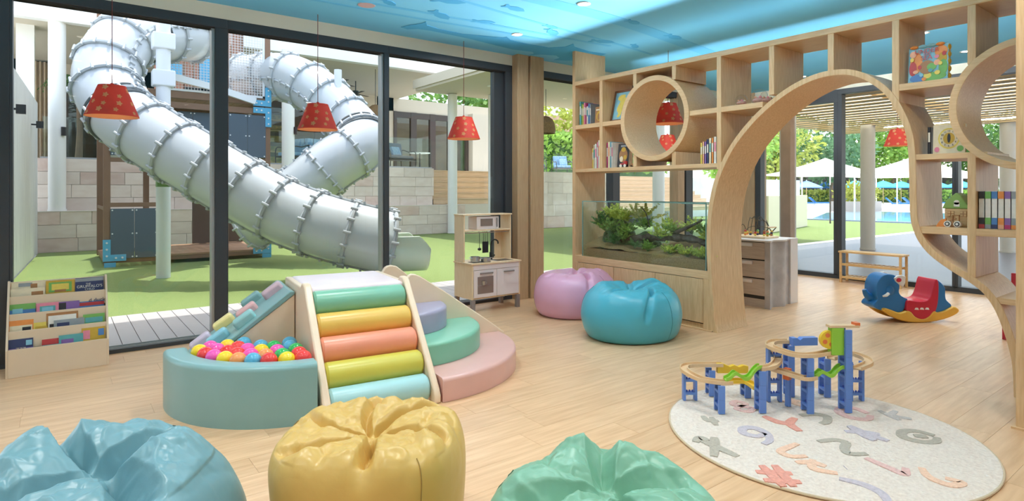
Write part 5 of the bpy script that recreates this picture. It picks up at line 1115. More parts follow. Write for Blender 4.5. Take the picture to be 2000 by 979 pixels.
# ---------------- stone terrace wall
sw = thing('stone_wall', 'pink and cream sandstone block retaining wall behind the play yard', 'wall', (5, 17.4, -.05))
stm = mat('sandstone_block', S(234, 220, 208), .85, col2=S(224, 206, 192), scale=2.2, rnd=.09, bump=.15, noff=True)
stm2 = mat('sandstone_block_rose', S(228, 206, 194), .85, col2=S(214, 186, 172), scale=2.2, rnd=.08, bump=.15, noff=True)
mort = mat('mortar', S(214, 204, 192), .9)
MB().box(-.5, 11.1, 17.24, 17.64, -.1, .86).build('wall_core', mort, sw); MB().box(-.5, 10.09, 17.67, 19, .87, 2.11).build('wall_core', mort, sw)
MB().box(14.2, 18.6, 17.24, 19, -.1, 2.08).build('wall_core', mort, sw)
rs = random.Random(3); bsrc = {}
def stones(x0, x1, yf, zs, par):
    for z0, z1 in zs:
        x = x0 - rs.random() * .5
        while x < x1:
            L = rs.choice((.6, .75, .9)); a, b = max(x, x0), min(x + L, x1); x += L
            if b - a < .08: continue
            key = 1 if rs.random() > .2 else 2
            if key not in bsrc: bsrc[key] = o = MB().box(0, 1, 0, .06, 0, 1).build('stone_block', stm if key == 1 else stm2, par, world=False)
            else: o = inst(bsrc[key], 'stone_block', par)
            o.location = (a + .004 - 5, yf - .006 * rs.random() - 17.4, z0 + .004 + .05); o.scale = (b - a - .008, 1, z1 - z0 - .008)
stones(-.42, 11.1, 17.2, ((-.05, .27), (.27, .58), (.58, .88)), sw); stones(-.42, 10.1, 17.6, ((.88, 1.2), (1.2, 1.51), (1.51, 1.82), (1.82, 2.13)), sw)
stones(14.3, 18.5, 17.2, ((-.05, .4), (.4, .83), (.83, 1.27), (1.27, 1.7), (1.7, 2.1)), sw)
MB().box(-.45, 11.1, 17.19, 17.62, .875, .895).build('ledge_cap', mort, sw)
# terrace, stairs
te = MB().box(-6, 14.3, 19, 32, -.1, 2.12).build('terrace', paving); struct(te)
te2 = MB().box(-3, 10.1, 17.66, 19, 2.08, 2.13).build('terrace_edge', paving); struct(te2)
tm_ = mat('stair_timber', S(218, 192, 158), .6, col2=S(202, 172, 136), scale=6, stretch=(.5, 6, 6), rnd=.05)
def stairs(label, x0, x1, y0, n, z0, z1, run=.34):
    s_ = thing('timber_stairs', label, 'stairs', ((x0 + x1) / 2, y0, z0)); h = (z1 - z0) / n
    for k in range(n):
        for q in range(2): MB().box(x0, x1, y0 + k * run + q * run / 2, y0 + k * run + q * run / 2 + run / 2 - .01, z0 + (k + 1) * h - .04, z0 + (k + 1) * h).build('tread', tm_, s_)
        MB().box(x0, x1, y0 + k * run + .01, y0 + k * run + .03, z0 + k * h, z0 + (k + 1) * h - .045).build('riser', tm_, s_)
    MB().prism([(y0 + .04, z0), (y0 + n * run, z0), (y0 + n * run, z1 - .05)], 'x', x0 + .02, x1 - .02).build('stringer', rubber, s_)
stairs('pale timber stairs up to the terrace between the white columns', 10.13, 14.18, 17.67, 6, .9, 2.12, .22)
stairs('wide pale timber stairs seen over the terrarium', 18.65, 26.0, 17.2, 9, .45, 2.1)
te3 = MB().box(14.3, 40, 20.2, 32, -.1, 2.1).build('terrace', paving); struct(te3)
bk_ = MB().box(11.12, 14.18, 17.6, 17.65, -.1, .9).build('stair_base', mort); struct(bk_)
column('white round column at the far left on the stone ledge, with a dark wall light', -.03, 17.42, .17, .895, 5.3, spot=(.12, -.15, 1.85))
column('white round column behind the second tube slide with a dark wall light', 5.1, 17.0, .17, -.05, 5.3, spot=(.16, -.12, 3.1))
column('white round column rising before the stone ledge left of the timber stairs', 10.5, 17.05, .16, -.05, 4.6)
column('white round column right of the timber stairs near the glass frame', 11.7, 16.4, .16, -.05, 4.6)
column('white round column seen above the terrarium through the divider', 13.65, 10.97, .17, -.05, 4.6)
# balustrade
gb = thing('glass_balustrade', 'frameless glass balustrade along the terrace edge above the stone wall', 'balustrade', (5, 17.75, 2.13))
x = -.3
while x < 10:
    MB().box(x, min(x + 1.68, 10.08), 17.74, 17.755, 2.16, 3.12).build('glass_pane', rail_glass, gb); x += 1.7
MB().box(-.35, 10.1, 17.72, 17.775, 2.13, 2.17).build('base_channel', frames, gb)
# ---------------- hotel building behind
hb = thing('hotel_building', 'cream hotel building with a deep white roof and dark glazed doors behind the terrace', 'building', (6, 23, 2.1))
wallm = mat('beige_wall', S(212, 200, 180), .8); soffm = mat('beige_soffit', S(206, 194, 172), .8); dkf = mat('dark_bronze_frame', S(72, 62, 56), .5); inm = mat('dim_interior', S(120, 98, 78), .8, col2=S(80, 66, 56), scale=.7)
MB().box(-6, 11.5, 17.4, 30, 5.3, 5.45).build('soffit', soffm, hb); MB().box(-6, 11.6, 17.2, 17.45, 5.28, 7.6).build('fascia', white, hb); MB().box(-6, 11.5, 17.45, 30, 7.0, 7.2).build('roof', white, hb)
for x0, x1 in ((-6, .1), (1.3, 5.6), (10.5, 11.25)): MB().box(x0, x1, 23, 23.3, 2.1, 5.3).build('wall_panel', wallm, hb)
MB().box(-6, 18, 23, 23.3, 4.75, 5.3).build('wall_panel', wallm, hb); MB().box(15.0, 16.2, 22.6, 23.3, 2.1, 4.9).build('wall_panel', wallm, hb)
MB().box(-6, 17, 26, 26.2, 2.1, 5.3).build('inner_wall', inm, hb)
for x0, x1, nn in ((.1, 1.3, 1), (5.6, 10.5, 4), (11.25, 15.0, 4)):
    dd = (x1 - x0) / nn
    for k in range(nn):
        a = x0 + k * dd; f_ = MB(); f_.box(a, a + .14, 22.95, 23.1, 2.1, 4.75); f_.box(a + dd - .14, a + dd, 22.95, 23.1, 2.1, 4.75); f_.box(a + .14, a + dd - .14, 22.96, 23.09, 4.5, 4.74); f_.box(a + .14, a + dd - .14, 22.96, 23.09, 2.1, 2.25)
        f_ = f_.build('glazed_door', dkf, hb); MB().box(a + .14, a + dd - .14, 23.02, 23.03, 2.25, 4.5).build('pane', rail_glass, f_)
cur = MB()
cur.grid(lambda u, v: (-.62 + u * .5, 22.8 + .06 * math.sin(u * 30), 2.15 + v * 3.1), 60, 2); cur.build('curtain', mat('beige_curtain', S(196, 176, 150), .9), hb, smooth=True)
for k in range(5):
    sh_ = MB().box(6.3, 7.6, 24.6, 25.0, 2.5 + k * .42, 2.54 + k * .42).build('shelf', mat('amber_shelf', S(226, 176, 92), .5), hb)
    MB().box(6.35, 7.55, 24.7, 24.95, 2.54 + k * .42, 2.74 + k * .42).build('shelf_goods', mat('amber_goods', S(214, 170, 70), .7, col2=S(120, 120, 60), scale=8), sh_)
pier = MB().box(-.80, -.46, 18.1, 18.6, 2.1, 7.0).build('white_pier', white); tag(pier, 'tall white square pier rising behind the boundary wall at the far left', 'pier')
# low canopy roof on the right
cn = thing('canopy_roof', 'flat beige canopy roof spanning towards the columns right of the yard', 'canopy', (14, 12, 4.6))
MB().box(9.25, 17.5, 8.3, 17.3, 4.62, 4.70).build('soffit', soffm, cn); MB().box(9.2, 17.6, 8.2, 17.4, 4.70, 4.98).build('fascia_edge', wallm, cn)
for x, y in ((10.6, 15), (13, 12), (15.5, 15.5)): MB().cyl((x, y, 4.60), (x, y, 4.625), .09, n=18).build('soffit_light', white, cn)
# rattan lamps and fans
rat = mat('rattan', S(150, 118, 78), .8, col2=S(110, 84, 54), scale=30, bump=.5)
for lab, x, y, z, zt in (('woven rattan bell lamp hanging on the terrace beside the second slide', 8.14, 17.95, 3.6, 5.3), ('woven rattan bell lamp seen right of the timber column', 12.39, 14.45, 3.2, 4.62)):
    r_ = thing('rattan_lamp', lab, 'pendant lamp', (x, y, z)); MB().lathe([(.30, 0), (.31, .12), (.29, .3), (.22, .45), (.1, .54), (.02, .56)], (0, 0, 0), 28, cap=False).build('shade', rat, r_, world=False, smooth=True)
    MB().cyl((0, 0, .55), (0, 0, zt - z), .01, n=6).build('cord', black, r_, world=False)
for lab, x, y in (('dark ceiling fan left one above the terrace', 7.2, 18.6), ('dark ceiling fan right one farther back above the terrace', 8.45, 20.3)):
    f_ = thing('ceiling_fan', lab, 'ceiling fan', (x, y, 4.85)); MB().cyl((0, 0, 0), (0, 0, .45), .02, n=8).build('rod', black, f_, world=False); MB().cyl((0, 0, -.05), (0, 0, .1), .11, n=16).build('motor', black, f_, world=False, smooth=True)
    for k in range(3): m = MB(); a = k * 2 * PI / 3 + .5; m.obox((.4 * math.cos(a), .4 * math.sin(a), 0), (.6, .1, .01), rz=a); m.build('blade', dkf, f_, world=False)
# terrace furniture
blu = mat('blue_striped_cushion', S(96, 146, 190), .8, col2=S(170, 196, 212), scale=6, stretch=(6, 1, 1)); navy_ = mat('slate_cushion', S(84, 98, 116), .8); wick = mat('dark_frame', S(60, 58, 58), .5)
def lounge(label, x, y, rz, m, w=.8, pil=False):
    c = thing('terrace_chair', label, 'chair', (x, y, 2.13), rz, 'terrace lounge chairs')
    MB().box(-w / 2 + .06, w / 2 - .06, -.32, .3, .34, .46).build('seat', m, c, world=False, bevel=.03); MB().obox((0, .32, .68), (w - .12, .12, .5), Matrix.Rotation(-.2, 3, 'X')).build('backrest', m, c, world=False, bevel=.03)
    for sx in (-1, 1):
        m2 = MB(); m2.tube(cr([(sx * w / 2, -.34, 0), (sx * w / 2, -.34, .58), (sx * w / 2, .0, .62), (sx * w / 2, .36, .66), (sx * w / 2, .36, 0)], 4), .018, 6); m2.build('arm_frame', wick, c, world=False)
    m3 = MB(); 
    for k in range(9): m3.cyl((-w / 2 + k * w / 8, .40, .36), (-w / 2 + k * w / 8, .47, .92), .008, n=6)
    m3.build('back_slats', wick, c, world=False); MB().box(-w / 2, w / 2, -.34, .36, .30, .34).build('seat_frame', wick, c, world=False)
    if pil: MB().obox((.1, .14, .62), (.4, .12, .34), Matrix.Rotation(-.4, 3, 'X')).build('pillow', blu, c, world=False, bevel=.04)
lounge('blue striped terrace chair below the second pendant lamp', 6.85, 19.0, .5, blu); lounge('blue terrace chair half hidden left of the striped one', 5.95, 19.3, -1.2, blu); lounge('slate grey terrace sofa behind the glass near the slide bend', 9.35, 18.9, .3, navy_, 1.2, True)
lounge('dark terrace chair left of the pair right of the timber column', 17.3, 20.9, .4, navy_); lounge('blue terrace chair at the right of the pair beside the divider', 19.2, 21.2, -.4, blu, .8, True)
tbl = thing('cafe_table', 'small dark cafe table on the terrace near the glazed doors', 'table', (11.2, 20.6, 2.13)); MB().cyl((0, 0, .7), (0, 0, .73), .4, n=24).build('tabletop', white, tbl, world=False); MB().cyl((0, 0, 0), (0, 0, .7), .03, n=8).build('pedestal', wick, tbl, world=False); MB().cyl((0, 0, 0), (0, 0, .03), .22, n=18).build('foot', wick, tbl, world=False)
# ---------------- play tower
brn = mat('brown_post', S(134, 100, 78), .55, var=.06, scale=5); hpl = mat('slate_blue_panel', S(78, 94, 110), .45); sky_ = mat('bracket_blue', S(92, 176, 220), .45); whs = mat('white_steel', S(224, 226, 230), .4); plk = mat('tower_deck_timber', S(176, 138, 108), .6, col2=S(156, 118, 90), scale=6, stretch=(.5, 6, 6), rnd=.08)
ptw = thing('play_tower', 'brown framed play tower with slate panels, blue corner brackets and white mesh', 'play tower', (2.1, 14.4, -.05))
for x in (.65, 1.50, 2.66, 3.48):
    for y in (13.2, 15.5): MB().box(x, x + .11, y, y + .11, -.02, 5.4 if x != 1.50 else 3.3).build('post', brn, ptw, bevel=.006)
for z0, z1 in ((.02, .10), (2.98, 3.10), (3.18, 3.32)):
    for y in (13.2, 15.5): MB().box(.65, 3.59, y + .005, y + .10, z0, z1).build('beam', brn, ptw, bevel=.004)
    for x in (.66, 3.49): MB().box(x, x + .09, 13.3, 15.5, z0, z1).build('beam', brn, ptw)
for z in (1.06, 1.90): MB().box(.76, 1.50, 13.21, 13.29, z, z + .08).build('beam', brn, ptw)
MB().box(2.77, 3.48, 13.21, 13.29, 1.96, 2.04).build('beam', brn, ptw)
def panel(x0, x1, z0, z1, y=13.19):
    xm = (x0 + x1) / 2
    for a, b in ((x0, xm - .003), (xm + .003, x1)):
        p = MB().box(a, b, y - .012, y + .012, z0, z1).build('infill_panel', hpl, ptw, bevel=.002); m = MB()
        for xx in (a + .03, b - .03):
            for zz in (z0 + .03, (z0 + z1) / 2, z1 - .03): m.cyl((xx, y - .02, zz), (xx, y - .01, zz), .014, n=8)
        m.build('bolt_heads', whs, p)
panel(.755, 1.51, .10, 1.03); panel(.755, 1.51, 2.02, 2.95); panel(2.765, 3.49, 2.06, 2.95); panel(1.62, 2.66, 2.1, 2.95, 13.4)
MB().box(.66, .68, 13.3, 15.5, 1.0, 1.06).build('side_rail', brn, ptw)
def bracket(x0, x1, zc, sgn, sx):
    P_ = [(x0, zc), (x0 + sx * .36, zc), (x0 + sx * .36, zc + sgn * .12), (x0 + sx * .12, zc + sgn * .12), (x0 + sx * .12, zc + sgn * .4), (x0, zc + sgn * .4)]
    m = MB().prism(P_, 'y', 13.165, 13.198).build('corner_bracket', sky_, ptw)
    b = MB()
    for dx, dz in ((.06, .1), (.06, .22), (.06, .34), (.2, .06), (.3, .06)): b.cyl((x0 + sx * dx, 13.15, zc + sgn * dz), (x0 + sx * dx, 13.17, zc + sgn * dz), .018, n=8)
    b.build('bolt_heads', whs, m)
bracket(.64, 0, .06, 1, 1); bracket(3.60, 0, 3.15, 1, -1); bracket(3.60, 0, 3.12, -1, -1); bracket(3.60, 0, .04, 1, -1)
for x in (.66, 3.42): MB().box(x, x + .18, 13.17, 13.195, -.05, .035).build('foot_block', sky_, ptw)
k = 0; y = 13.2
while y < 15.5: MB().box(1.56 if k % 2 == 0 else 1.57, 3.60, y, y + .135, .10, .135).build('deck_plank', plk, ptw, bevel=.003); y += .145; k += 1
for k in range(16): MB().box(.7 + k * .18, .7 + k * .18 + .17, 13.3, 15.5, 3.26, 3.30).build('upper_floor_plank', plk, ptw)
MB().box(2.45, 3.5, 15.3, 15.4, .15, 1.35).build('back_panel', mat('dark_brown_panel', S(92, 72, 60), .6), ptw)
for k in range(9): MB().box(1.7 + k * .2, 1.88 + k * .2, 15.42, 15.46, 3.32, 5.3).build('back_board', mat('upper_back_board', S(168, 122, 100), .6, rnd=.12), ptw)
for k, (x, z, w_, h_, c) in enumerate(((2.0, 3.9, .25, .35, sky_), (2.6, 3.7, .3, .9, sky_), (2.3, 3.5, .9, .25, black), (3.0, 3.5, .5, .2, black))): MB().box(x, x + w_, 15.36, 15.41, z, z + h_).build('play_panel', c, ptw)
ms = MB()
for x0, x1 in ((1.65, 2.66), (2.78, 3.46)):
    q = x0
    while q <= x1: ms.box(q - .004, q + .004, 13.2, 13.208, 3.36, 5.4); q += .055
    q = 3.36
    while q <= 5.4: ms.box(x0, x1, 13.2, 13.208, q - .004, q + .004); q += .055
ms = ms.build('wire_mesh', whs, ptw); ms['kind'] = 'stuff'
for a in ((1.62, 1.66, 3.32, 5.4), (3.43, 3.47, 3.32, 5.4), (1.62, 3.47, 3.32, 3.36)): MB().box(a[0], a[1], 13.185, 13.215, a[2], a[3]).build('mesh_frame', whs, ptw)
m = MB(); m.bar((1.5, 13.05, 3.60), (2.5, 13.05, 3.42), .09, .13); m.bar((2.5, 13.05, 3.42), (3.25, 13.05, 3.22), .09, .13); m.build('sloping_rail', whs, ptw)
sail = MB().add([(1.5, 12.9, 4.75), (1.55, 12.9, 4.2), (2.75, 13.1, 4.85), (2.7, 13.1, 4.6), (1.5, 12.95, 4.75), (1.55, 12.95, 4.2), (2.75, 13.15, 4.85), (2.7, 13.15, 4.6)], [(0, 1, 3, 2), (4, 6, 7, 5), (0, 2, 6, 4), (1, 5, 7, 3), (0, 4, 5, 1), (2, 3, 7, 6)]).build('shade_cloth', mat('cream_cloth', S(228, 218, 198), .8), ptw)
# slide support poles
sp1 = thing('support_pole', 'white round steel pole holding the large tube slide', 'pole', (1.35, 11.1, -.05)); MB().cyl((0, 0, 0), (0, 0, 5.6), .105, n=24).build('shaft', whs, sp1, world=False, smooth=True)
for z in (3.1, 3.7): MB().box(-.16, .16, -.13, .13, z, z + .26).build('clamp', whs, sp1, world=False, bevel=.02)
sp2 = thing('support_pole', 'white steel pole with a cross beam holding the second tube slide', 'pole', (4.56, 11.87, -.05)); MB().cyl((0, 0, 0), (0, 0, 3.9), .075, n=20).build('shaft', whs, sp2, world=False, smooth=True)
m = MB(); m.bar((4.56, 11.87, 3.52), (3.6, 13.3, 3.62), .09, .16); m.build('cross_beam', whs, sp2)
# tube slides
tubem = mat('white_slide_shell', S(202, 206, 210), .2, spec=.7, translucent=.2); flm = mat('slide_flange', S(182, 186, 190), .35, translucent=.1); drkr = mat('flange_gasket', S(84, 88, 90), .6)
def tubeslide(label, pts, R, rings_every, gasket=(), exit_=None, name='tube_slide'):
    t = thing(name, label, 'tube slide', (pts[-1][0], pts[-1][1], -.05)); P = [Vector(p) for p in cr(pts, 10)]
    # arc length resample
    L = [0]; 
    for i in range(1, len(P)): L.append(L[-1] + (P[i] - P[i - 1]).length)
    def at(s):
        s = min(max(s, 0), L[-1]); i = 1
        while i < len(L) - 1 and L[i] < s: i += 1
        w = (s - L[i - 1]) / (L[i] - L[i - 1]); return P[i - 1].lerp(P[i], w)
    n = max(2, round(L[-1] / rings_every)); stp = L[-1] / n
    x = None
    def frame(s, x):
        d = (at(s + .03) - at(s - .03)).normalized()
        if x is None: x = d.cross(Vector((0, 0, 1))).normalized()
        x = (x - d * x.dot(d)).normalized(); return at(s), d, x, d.cross(x)
    NS = 36; K_ = 6; rows = []
    for q in range(n * K_ + 1):
        p, d, x, y_ = frame(q * stp / K_, x); rows.append((p, d, x, y_))
    for k in range(n):
        vs_ = []
        for q in range(K_ + 1):
            p, d, xx, yy = rows[k * K_ + q]
            for a in range(NS): th = 2 * PI * a / NS; vs_.append(p + xx * (R * math.cos(th)) + yy * (R * math.sin(th)))
        MB().add(vs_, [(q * NS + a, q * NS + (a + 1) % NS, (q + 1) * NS + (a + 1) % NS, (q + 1) * NS + a) for q in range(K_) for a in range(NS)]).build('tube_segment', tubem, t, smooth=True, ang=180, recalc=False)
        sm_ = MB(); bl = MB()
        for th in (.25 + PI * .0, .25 + PI):
            mid = [rows[k * K_ + q] for q in range(K_ + 1)]
            sm_.tube([p + xx * ((R + .012) * math.cos(th)) + yy * ((R + .012) * math.sin(th)) for p, d, xx, yy in mid], .022, 6)
            for q in (1, 3, 5):
                p, d, xx, yy = mid[q]; e = xx * math.cos(th) + yy * math.sin(th); tt_ = -xx * math.sin(th) + yy * math.cos(th); c = p + e * (R + .035); bl.cyl(c - tt_ * .05, c + tt_ * .05, .02, n=8)
        sm_.add(bl.v, bl.f); sm_.build('seam_flange', flm, t, smooth=True)
    for k in range(n + 1):
        p, d, xx, yy = rows[k * K_]; f_ = MB(); f_.tube([p + (xx * math.cos(2 * PI * a / 40) + yy * math.sin(2 * PI * a / 40)) * (R + .02) for a in range(40)], .032, 6, closed=True)
        for a in range(16): e = xx * math.cos(2 * PI * (a + .5) / 16) + yy * math.sin(2 * PI * (a + .5) / 16); c = p + e * (R + .045); f_.cyl(c - d * .055, c + d * .055, .022, n=8)
        f_.build('flange_ring', flm, t, smooth=True)
        if k in gasket:
            for o_ in (-.09, .09): g_ = MB(); g_.tube([p + d * o_ + (xx * math.cos(2 * PI * a / 40) + yy * math.sin(2 * PI * a / 40)) * (R + .012) for a in range(40)], .022, 6, closed=True); g_.build('gasket_ring', drkr, t, smooth=True)
    return t
t1 = tubeslide('large white twisting tube slide sweeping down in front of the play tower', [(2.09, 13.13, 4.4), (1.56, 12.77, 4.26), (1.07, 12.27, 4.06), (0.75, 11.88, 3.67), (0.61, 11.49, 3.1), (0.76, 10.99, 2.57), (1.15, 10.51, 2.18), (1.76, 9.98, 1.71), (2.38, 9.51, 1.26), (2.81, 9.18, 0.99), (3.3, 8.8, 0.78), (3.87, 8.5, 0.61), (4.03, 8.44, 0.57)], .47, .60, (2, 6))
ch = MB(); d_ = Vector((.95, -.30, 0)).normalized(); s_ = Vector((d_.y, -d_.x, 0))
def chute(u, v):
    L_ = u * .60; a = (v - .5) * 1.25 * PI; R_ = .46
    p = Vector((4.01, 8.44, .57)) + d_ * L_ + s_ * (R_ * math.sin(a)) + Vector((0, 0, -R_ * math.cos(a) * (1 if abs(a) < PI / 2 else 1)))
    lim = .42 - .55 * max(0, u - .5); z = min(p.z, .54 - .0 + lim - .36 * u * 0); 
    return (p.x, p.y, max(.02, min(p.z, .68 - .9 * max(0., u - .72) ** 1.2)))
ch.grid(chute, 14, 24); co_ = ch.build('exit_chute', mat('exit_chute_shell', S(216, 226, 210), .35, translucent=.2), t1, smooth=True, ang=60, recalc=False)
sdm = co_.modifiers.new('thickness', 'SOLIDIFY'); sdm.thickness = .03
t2_ = tubeslide('second white tube slide curling behind the first at the right of the tower', [(3.3, 14.2, 3.88), (3.94, 13.25, 3.84), (4.36, 12.52, 3.46), (4.66, 11.95, 2.95), (4.86, 11.5, 2.52), (4.72, 11.2, 2.22), (4.20, 11.25, 1.85), (3.67, 11.54, 1.34), (3.25, 11.95, .95), (2.95, 12.25, .72)], .50, .62, (6,))
bxm = MB().box(1.18, 1.55, 10.35, 10.55, 1.42, 1.6).build('slide_saddle', mat('saddle_green', S(110, 150, 80), .6), t1)
# ---------------- vegetation
def leafmat(n, r, g, b): return mat('leaf_' + n, S(r, g, b), .6, var=.28, scale=1.6, translucent=.35)
LM = [leafmat('fresh', 150, 186, 84), leafmat('mid', 112, 150, 70), leafmat('deep', 84, 122, 64), leafmat('blue', 112, 150, 110), leafmat('gold', 190, 196, 96)]
bark = mat('tree_bark', S(128, 106, 86), .9, var=.15, scale=8)
def clump(m, c, r, n, ls, sq=1.0):
    for _ in range(n):
        while True:
            p = Vector((random.uniform(-1, 1), random.uniform(-1, 1), random.uniform(-1, 1)))
            if .35 < p.length < 1: break
        q = Vector((c[0] + p.x * r, c[1] + p.y * r, c[2] + p.z * r * sq)); d = p.normalized() + Vector((random.uniform(-.7, .7), random.uniform(-.7, .7), random.uniform(-.5, .5)))
        m.leaf(q, d, ls * random.uniform(.6, 1.2), ls * .55)
def tree(label, x, y, z0, h, r, mi, n=900, ls=.7):
    t = thing('tree', label, 'tree', (x, y, z0), 0, 'garden trees'); MB().tube([(0, 0, 0), (.1, .05, h * .35), (0, .1, h * .6)], [.22, .17, .1], 8).build('trunk', bark, t, world=False, smooth=True)
    m = MB()
    for k in range(9): a = k * 2.4; q = r * (.25 + .45 * (k % 3) / 2); clump(m, (q * math.cos(a), q * math.sin(a), h * (.5 + .42 * ((k * .37) % 1))), r * .55, n // 9, ls)
    m.build('foliage', LM[mi], t, world=False, recalc=False)
def hedge(label, x0, y0, x1, y1, z0, h, w, mi, n=1500, ls=.25, name='hedge'):
    t = thing(name, label, 'hedge', ((x0 + x1) / 2, (y0 + y1) / 2, z0)); m = MB(); cx, cy = (x0 + x1) / 2, (y0 + y1) / 2
    core = MB(); core.bar((x0 - cx, y0 - cy, h * .45), (x1 - cx, y1 - cy, h * .45), w * .7, h * .85); core.build('hedge_core', LM[2], t, world=False)
    for _ in range(n):
        u = random.random(); p = Vector((x0 + (x1 - x0) * u - cx, y0 + (y1 - y0) * u - cy, 0)); nx = Vector((y0 - y1, x1 - x0, 0)).normalized()
        a = random.uniform(0, PI); q = p + nx * (math.cos(a) * w * .5) + Vector((0, 0, h * (.15 + .8 * random.random()) if abs(math.cos(a)) > .6 else h * .95)); d = Vector((random.uniform(-1, 1), random.uniform(-1, 1), random.uniform(-.2, 1)))
        m.leaf(q, d, ls * random.uniform(.6, 1.2), ls * .6)
    m.build('foliage', LM[mi], t, world=False, recalc=False)
hedge('leafy green hedge behind the terrace right of the timber column', 16.5, 26, 32, 26, 2.1, 2.6, 2.2, 0, 5000, .4)
hedge('bright green planting seen through the dark glazed doors', 5, 29, 16, 29, 2.1, 2.4, 2, 0, 3500, .4)
tree('leafy tree above the stairs seen over the terrarium', 27, 28, 2.1, 6, 3.2, 4, 1600, .5); tree('green tree behind the hedge right of the timber column', 20, 31, 2.1, 7, 3.5, 1, 1500, .5)
bkw = MB().box(14.5, 40, 33, 33.3, 2.1, 7).build('garden_wall', mat('pinkish_brick', S(206, 168, 148), .8, var=.15, scale=3)); tag(bkw, 'pinkish garden wall far behind the hedge right of the column', 'wall')
pm_ = thing('potted_palm', 'feathery palm behind the far left white column', 'palm', (.42, 19.6, 2.13))
MB().tube([(0, 0, 0), (.03, 0, .8), (0, 0, 1.7)], [.09, .07, .05], 8).build('trunk', bark, pm_, world=False)
m = MB()
for k in range(15):
    a = k * 2.4; e = .2 + .9 * ((k * .618) % 1); pts = [Vector((math.cos(a) * t * .6 * math.cos(e), math.sin(a) * t * .6 * math.cos(e), 1.7 + t * math.sin(e) * 1.5 - t * t * .45)) for t in [i / 10 * 1.7 for i in range(11)]]
    for i in range(2, 11):
        d = (pts[i] - pts[i - 1]).normalized(); sd = d.cross(Vector((0, 0, 1))).normalized()
        for s2 in (-1, 1): m.leaf(pts[i], sd * s2 + d * .6 - Vector((0, 0, .3)), .38 * (1.25 - i / 11), .035)
m.build('fronds', LM[2], pm_, world=False, recalc=False)
# ---------------- pool side
poolm = mat('pool_water', S(120, 178, 196), .06, col2=S(150, 200, 212), scale=1.5, bump=.15, spec=.6)
pl = MB().prism([(30.2, 14.8), (31.0, 6), (48, 6), (46, 19), (41.2, 19.0)], 'z', -.15, -.09).build('swimming_pool', poolm); tag(pl, 'blue swimming pool beyond the lawn', 'pool', kind='structure')
pe = MB().prism([(29.7, 15.2), (30.5, 5.6), (30.95, 5.6), (30.15, 14.9)], 'z', -.16, -.02).build('pool_edge', mat('pool_tile', S(120, 134, 150), .5, var=.2, scale=12)); tag(pe, 'dark tiled near edge of the pool', 'pool edge', kind='structure')
cw = MB().prism([(18.9, 10.6), (24.05, 11.84), (24.0, 12.6), (18.8, 11.3)], 'z', -.05, 1.2).build('cream_planter_wall', mat('cream_render', S(240, 228, 200), .8)); tag(cw, 'low cream wall block on the lawn left inside the arch', 'wall')
def wc_(n, r, g, b): return mat(n, S(r, g, b), .7, translucent=.2)
umc = [wc_('umbrella_sky', 84, 178, 224), wc_('umbrella_blue', 60, 130, 214), wc_('umbrella_pale', 150, 176, 226)]
UMB = [((63.42, 34.62), 0, 'pale sky-blue parasol farthest left through the arch'), ((72.05, 35.58), 2, 'lilac-blue parasol second from the left through the arch'), ((82.25, 37.86), 1, 'dark blue parasol left of the window mullion'), ((74.66, 31.08), 0, 'bright blue parasol right of the window mullion'), ((79.45, 29.94), 0, 'bright blue parasol right of the deck column'), ((85.69, 30.21), 0, 'bright blue parasol nearest the arch right curve'), ((87.0, 26.9), 0, 'blue parasol seen left in the toy house cubby'), ((88.2, 24.6), 0, 'blue parasol seen right in the toy house cubby')]
for (x, y), mi, lab in UMB:
    u_ = thing('parasol', lab, 'parasol', (x, y, -.16), 0, 'blue pool parasols'); MB().cyl((0, 0, 0), (0, 0, 2.75), .05, n=8).build('pole', bw, u_, world=False)
    MB().lathe([(1.9, 1.95), (1.9, 2.05), (1.0, 2.45), (.25, 2.75), (.02, 2.8)], (0, 0, 0), 8, cap=False).build('canopy', umc[mi], u_, world=False)
    MB().sphere((0, 0, 2.85), .07, 8, 6).build('finial', pwh, u_, world=False)
sun_b = mat('lounger_blue', S(52, 120, 186), .7)
lsrc = None
LNG = [(60.17, 29.56), (61.07, 28.87), (59.11, 25.33), (59.76, 24.84), (62.53, 25.24), (62.83, 22.49), (64.66, 22.36), (66.39, 22.3), (70.73, 21.5), (70.09, 19.47)]
for k, (x, y) in enumerate(LNG):
    lab = 'blue sun lounger by the pool, %s from the left' % ORD[k]
    if lsrc is None:
        lsrc = thing('sun_lounger', lab, 'sun lounger', (x, y, -.16), .5, 'blue pool loungers')
        MB().box(-.33, .33, -1.0, .35, .32, .42).build('cushion', sun_b, lsrc, world=False); MB().obox((0, .62, .62), (.66, .8, .1), Matrix.Rotation(.75, 3, 'X')).build('backrest', sun_b, lsrc, world=False)
        for sx in (-.28, .28):
            for sy in (-.9, .4): MB().box(sx - .03, sx + .03, sy - .03, sy + .03, 0, .32).build('leg', white, lsrc, world=False)
    else: copy_tree(lsrc, (x, y, -.16), .5 + .25 * math.sin(k), lab)
tent = wc_('tent_canvas', 244, 234, 226)
